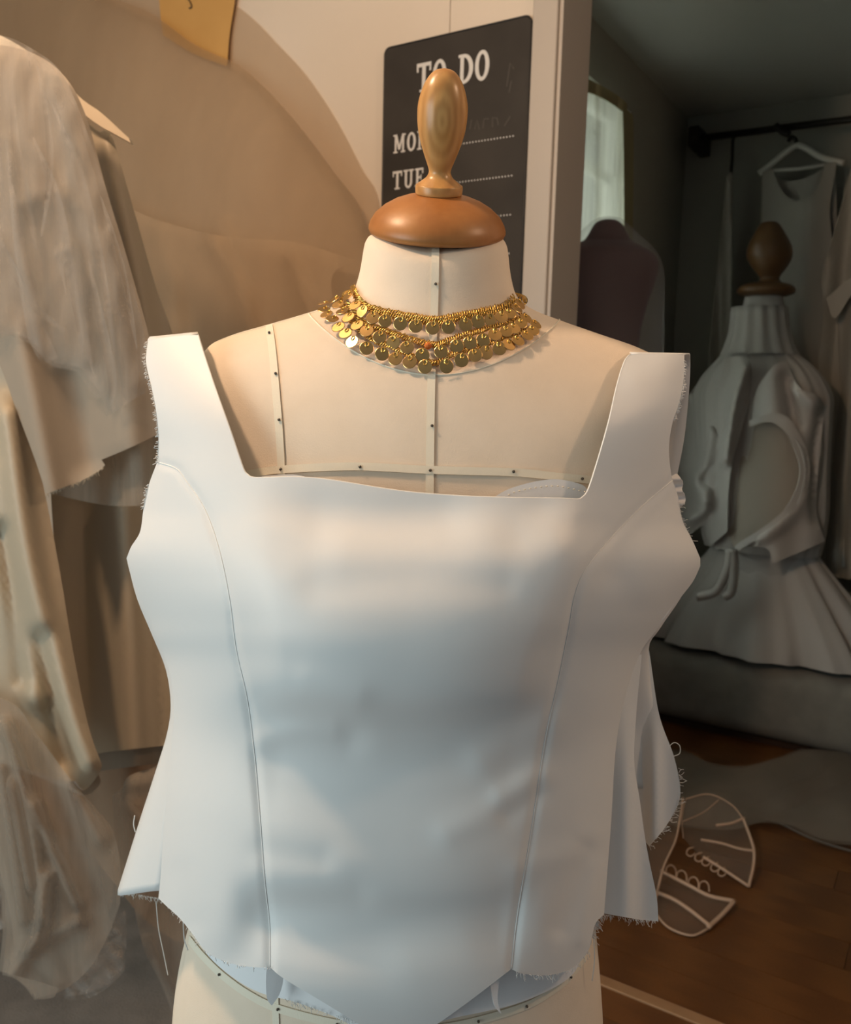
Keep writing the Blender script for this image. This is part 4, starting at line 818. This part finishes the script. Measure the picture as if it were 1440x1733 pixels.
loft_px('skirt', [(900, 78), (930, 84), (970, 112), (1010, 142), (1050, 172), (1084, 194), (1098, 200)], 1292, YD, 'dress', wd_, .40, 110, 5, lambda a, t: .10*t*math.sin(11*a+1.2*math.sin(2*a))+.05*t*math.sin(23*a), room=True)
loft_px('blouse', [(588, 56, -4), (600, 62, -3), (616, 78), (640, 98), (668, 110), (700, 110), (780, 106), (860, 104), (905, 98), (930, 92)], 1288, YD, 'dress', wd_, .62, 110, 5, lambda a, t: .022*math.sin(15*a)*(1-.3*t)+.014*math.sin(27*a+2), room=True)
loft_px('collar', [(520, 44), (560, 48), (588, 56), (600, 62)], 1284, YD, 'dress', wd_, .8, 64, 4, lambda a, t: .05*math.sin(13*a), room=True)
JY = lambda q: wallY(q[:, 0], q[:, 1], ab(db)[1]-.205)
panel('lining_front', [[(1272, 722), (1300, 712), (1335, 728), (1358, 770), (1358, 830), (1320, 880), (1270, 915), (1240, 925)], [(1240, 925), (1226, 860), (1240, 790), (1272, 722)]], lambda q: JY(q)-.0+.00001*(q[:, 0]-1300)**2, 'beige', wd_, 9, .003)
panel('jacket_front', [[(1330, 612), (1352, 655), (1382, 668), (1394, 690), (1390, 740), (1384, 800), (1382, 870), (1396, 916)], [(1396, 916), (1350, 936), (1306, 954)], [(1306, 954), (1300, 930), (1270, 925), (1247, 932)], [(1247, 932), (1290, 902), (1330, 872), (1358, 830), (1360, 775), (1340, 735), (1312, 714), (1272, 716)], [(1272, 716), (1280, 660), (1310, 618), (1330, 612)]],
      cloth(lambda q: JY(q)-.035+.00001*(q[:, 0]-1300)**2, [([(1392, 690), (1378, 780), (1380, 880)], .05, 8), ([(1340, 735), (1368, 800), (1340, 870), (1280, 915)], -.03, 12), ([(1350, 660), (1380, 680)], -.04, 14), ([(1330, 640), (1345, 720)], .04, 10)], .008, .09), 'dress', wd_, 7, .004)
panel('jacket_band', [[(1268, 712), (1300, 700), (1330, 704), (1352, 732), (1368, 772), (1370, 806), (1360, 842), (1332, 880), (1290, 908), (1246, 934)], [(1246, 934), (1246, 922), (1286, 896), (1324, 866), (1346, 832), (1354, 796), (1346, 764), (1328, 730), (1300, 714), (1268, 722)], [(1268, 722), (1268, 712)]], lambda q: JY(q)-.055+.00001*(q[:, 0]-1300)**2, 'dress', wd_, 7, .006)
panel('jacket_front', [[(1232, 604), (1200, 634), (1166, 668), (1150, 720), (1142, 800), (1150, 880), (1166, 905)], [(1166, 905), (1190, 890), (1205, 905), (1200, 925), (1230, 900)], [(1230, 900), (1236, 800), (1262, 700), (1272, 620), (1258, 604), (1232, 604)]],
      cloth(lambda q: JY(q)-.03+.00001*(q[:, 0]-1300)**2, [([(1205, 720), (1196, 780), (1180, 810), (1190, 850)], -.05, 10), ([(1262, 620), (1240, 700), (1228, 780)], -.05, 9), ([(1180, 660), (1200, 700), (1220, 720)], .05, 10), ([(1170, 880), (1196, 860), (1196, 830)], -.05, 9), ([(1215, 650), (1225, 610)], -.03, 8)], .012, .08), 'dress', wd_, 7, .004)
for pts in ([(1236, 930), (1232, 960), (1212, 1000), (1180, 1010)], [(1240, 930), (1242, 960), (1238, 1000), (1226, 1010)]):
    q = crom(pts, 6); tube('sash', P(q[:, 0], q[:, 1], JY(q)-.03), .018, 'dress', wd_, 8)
# tulle and sheer corset on the floor
def on_floor(zf): 
    return lambda q: floor_pt(q[:, 0], q[:, 1], zf(q))
ft = thing('floor_tulle', 'sheer tulle length spread over the wooden floor before the grey bench', 'tulle', R(.4, 1.3, 0))
for j, (dz_, sc) in enumerate(((.012, 1.), (.03, .93))):
    seg = [[(1100, 1285), (1150, 1268), (1200, 1290), (1260, 1296), (1320, 1280), (1370, 1263), (1440, 1268), (1520, 1272)], [(1520, 1272), (1520, 1430)], [(1520, 1430), (1440, 1430), (1385, 1424), (1345, 1402), (1290, 1392), (1240, 1404), (1160, 1400), (1100, 1390)], [(1100, 1390), (1100, 1285)]]
    seg = [[(x, 1345+(y-1345)*sc) for x, y in s_] for s_ in seg]
    panel('sheer_layer', seg, None, 'tulledim', ft, 9, .0005, map3=on_floor(lambda q, d=dz_, k=j: d+.016*(1+np.sin(q[:, 0]*.022+q[:, 1]*.045+k*2))+.004*(1+np.sin(q[:, 0]*.06-q[:, 1]*.03+k))))
q = resample(crom([(1276, 1392), (1300, 1385), (1330, 1398), (1365, 1415), (1400, 1428), (1440, 1440)], 8), 6); tube('tulle_edge', floor_pt(q[:, 0], q[:, 1], np.full(len(q), .012)), .004, 'tulledim', ft, 5)
cs = thing('sheer_corset', 'sheer nude corset with tan boning and button loops lying on the floor', 'corset', floor_pt(1200, 1500))
zu = lambda q: .012+np.clip(1500-q[:, 1], 0, 160)*.00075
zl = lambda q: .010+np.clip(1560-q[:, 1], 0, 120)*.00035
zb = lambda q: .05+np.clip(1500-q[:, 1], 0, 160)*.00085
U = [[(1160, 1352), (1200, 1344), (1238, 1362), (1262, 1400), (1276, 1440), (1275, 1466), (1267, 1500)], [(1267, 1500), (1225, 1472), (1185, 1448), (1156, 1418)], [(1156, 1418), (1154, 1385), (1160, 1352)]]
Lw = [[(1118, 1474), (1165, 1498), (1200, 1516), (1243, 1525)], [(1243, 1525), (1225, 1548), (1200, 1570), (1170, 1583), (1132, 1570), (1108, 1545)], [(1108, 1545), (1106, 1510), (1118, 1474)]]
Bk = [[(1156, 1350), (1150, 1390), (1142, 1425), (1122, 1470), (1108, 1530)], [(1108, 1530), (1085, 1520), (1080, 1440)], [(1080, 1440), (1110, 1380), (1156, 1350)]]
panel('net_panel', U, None, 'net', cs, 7, .0005, on_floor(zu)); panel('net_panel', Lw, None, 'net', cs, 7, .0005, on_floor(zl)); panel('net_panel', Bk, None, 'net', cs, 7, .0005, on_floor(zb))
def line(nm, pts, zf, r_): 
    q = resample(crom(pts, 6), 5); tube(nm, floor_pt(q[:, 0], q[:, 1], zf(q)+.001), r_, 'bind', cs, 6)
line('binding', [(1160, 1352), (1200, 1344), (1238, 1362), (1258, 1386)], zu, .0022); line('binding', [(1258, 1386), (1270, 1418), (1276, 1440), (1275, 1466), (1267, 1500)], zu, .0045)
line('binding', [(1267, 1500), (1225, 1472), (1190, 1450)], zu, .0045); line('binding', U[2], zu, .0015)
line('binding', Lw[0], zl, .0055); line('binding', [(1243, 1525), (1222, 1548), (1198, 1570)], zl, .006); line('binding', [(1198, 1572), (1170, 1583), (1132, 1570), (1108, 1545)], zl, .003); line('binding', Bk[0], zb, .003)
line('boning', [(1212, 1397), (1238, 1393), (1260, 1384)], zu, .004); line('boning', [(1186, 1421), (1220, 1427), (1250, 1436), (1276, 1440)], zu, .004); line('boning', [(1156, 1390), (1190, 1375), (1216, 1354)], zu, .0018)
line('boning', [(1106, 1508), (1140, 1522), (1170, 1542), (1200, 1566)], zl, .0055)
for i, (x, y) in enumerate([(1136, 1474), (1154, 1483), (1174, 1494), (1192, 1501)]):
    line('button_loop', [(x-9, y+5), (x-8, y-6), (x, y-10), (x+7, y-4), (x+8, y+8)], zl, .0022)
for i, (x, y) in enumerate([(1168, 1440), (1182, 1449), (1194, 1456), (1209, 1466), (1221, 1474)]):
    line('button_loop', [(x+6, y-6), (x-4, y-3), (x-6, y+6), (x+2, y+9), (x+9, y+3)], zu, .0020)
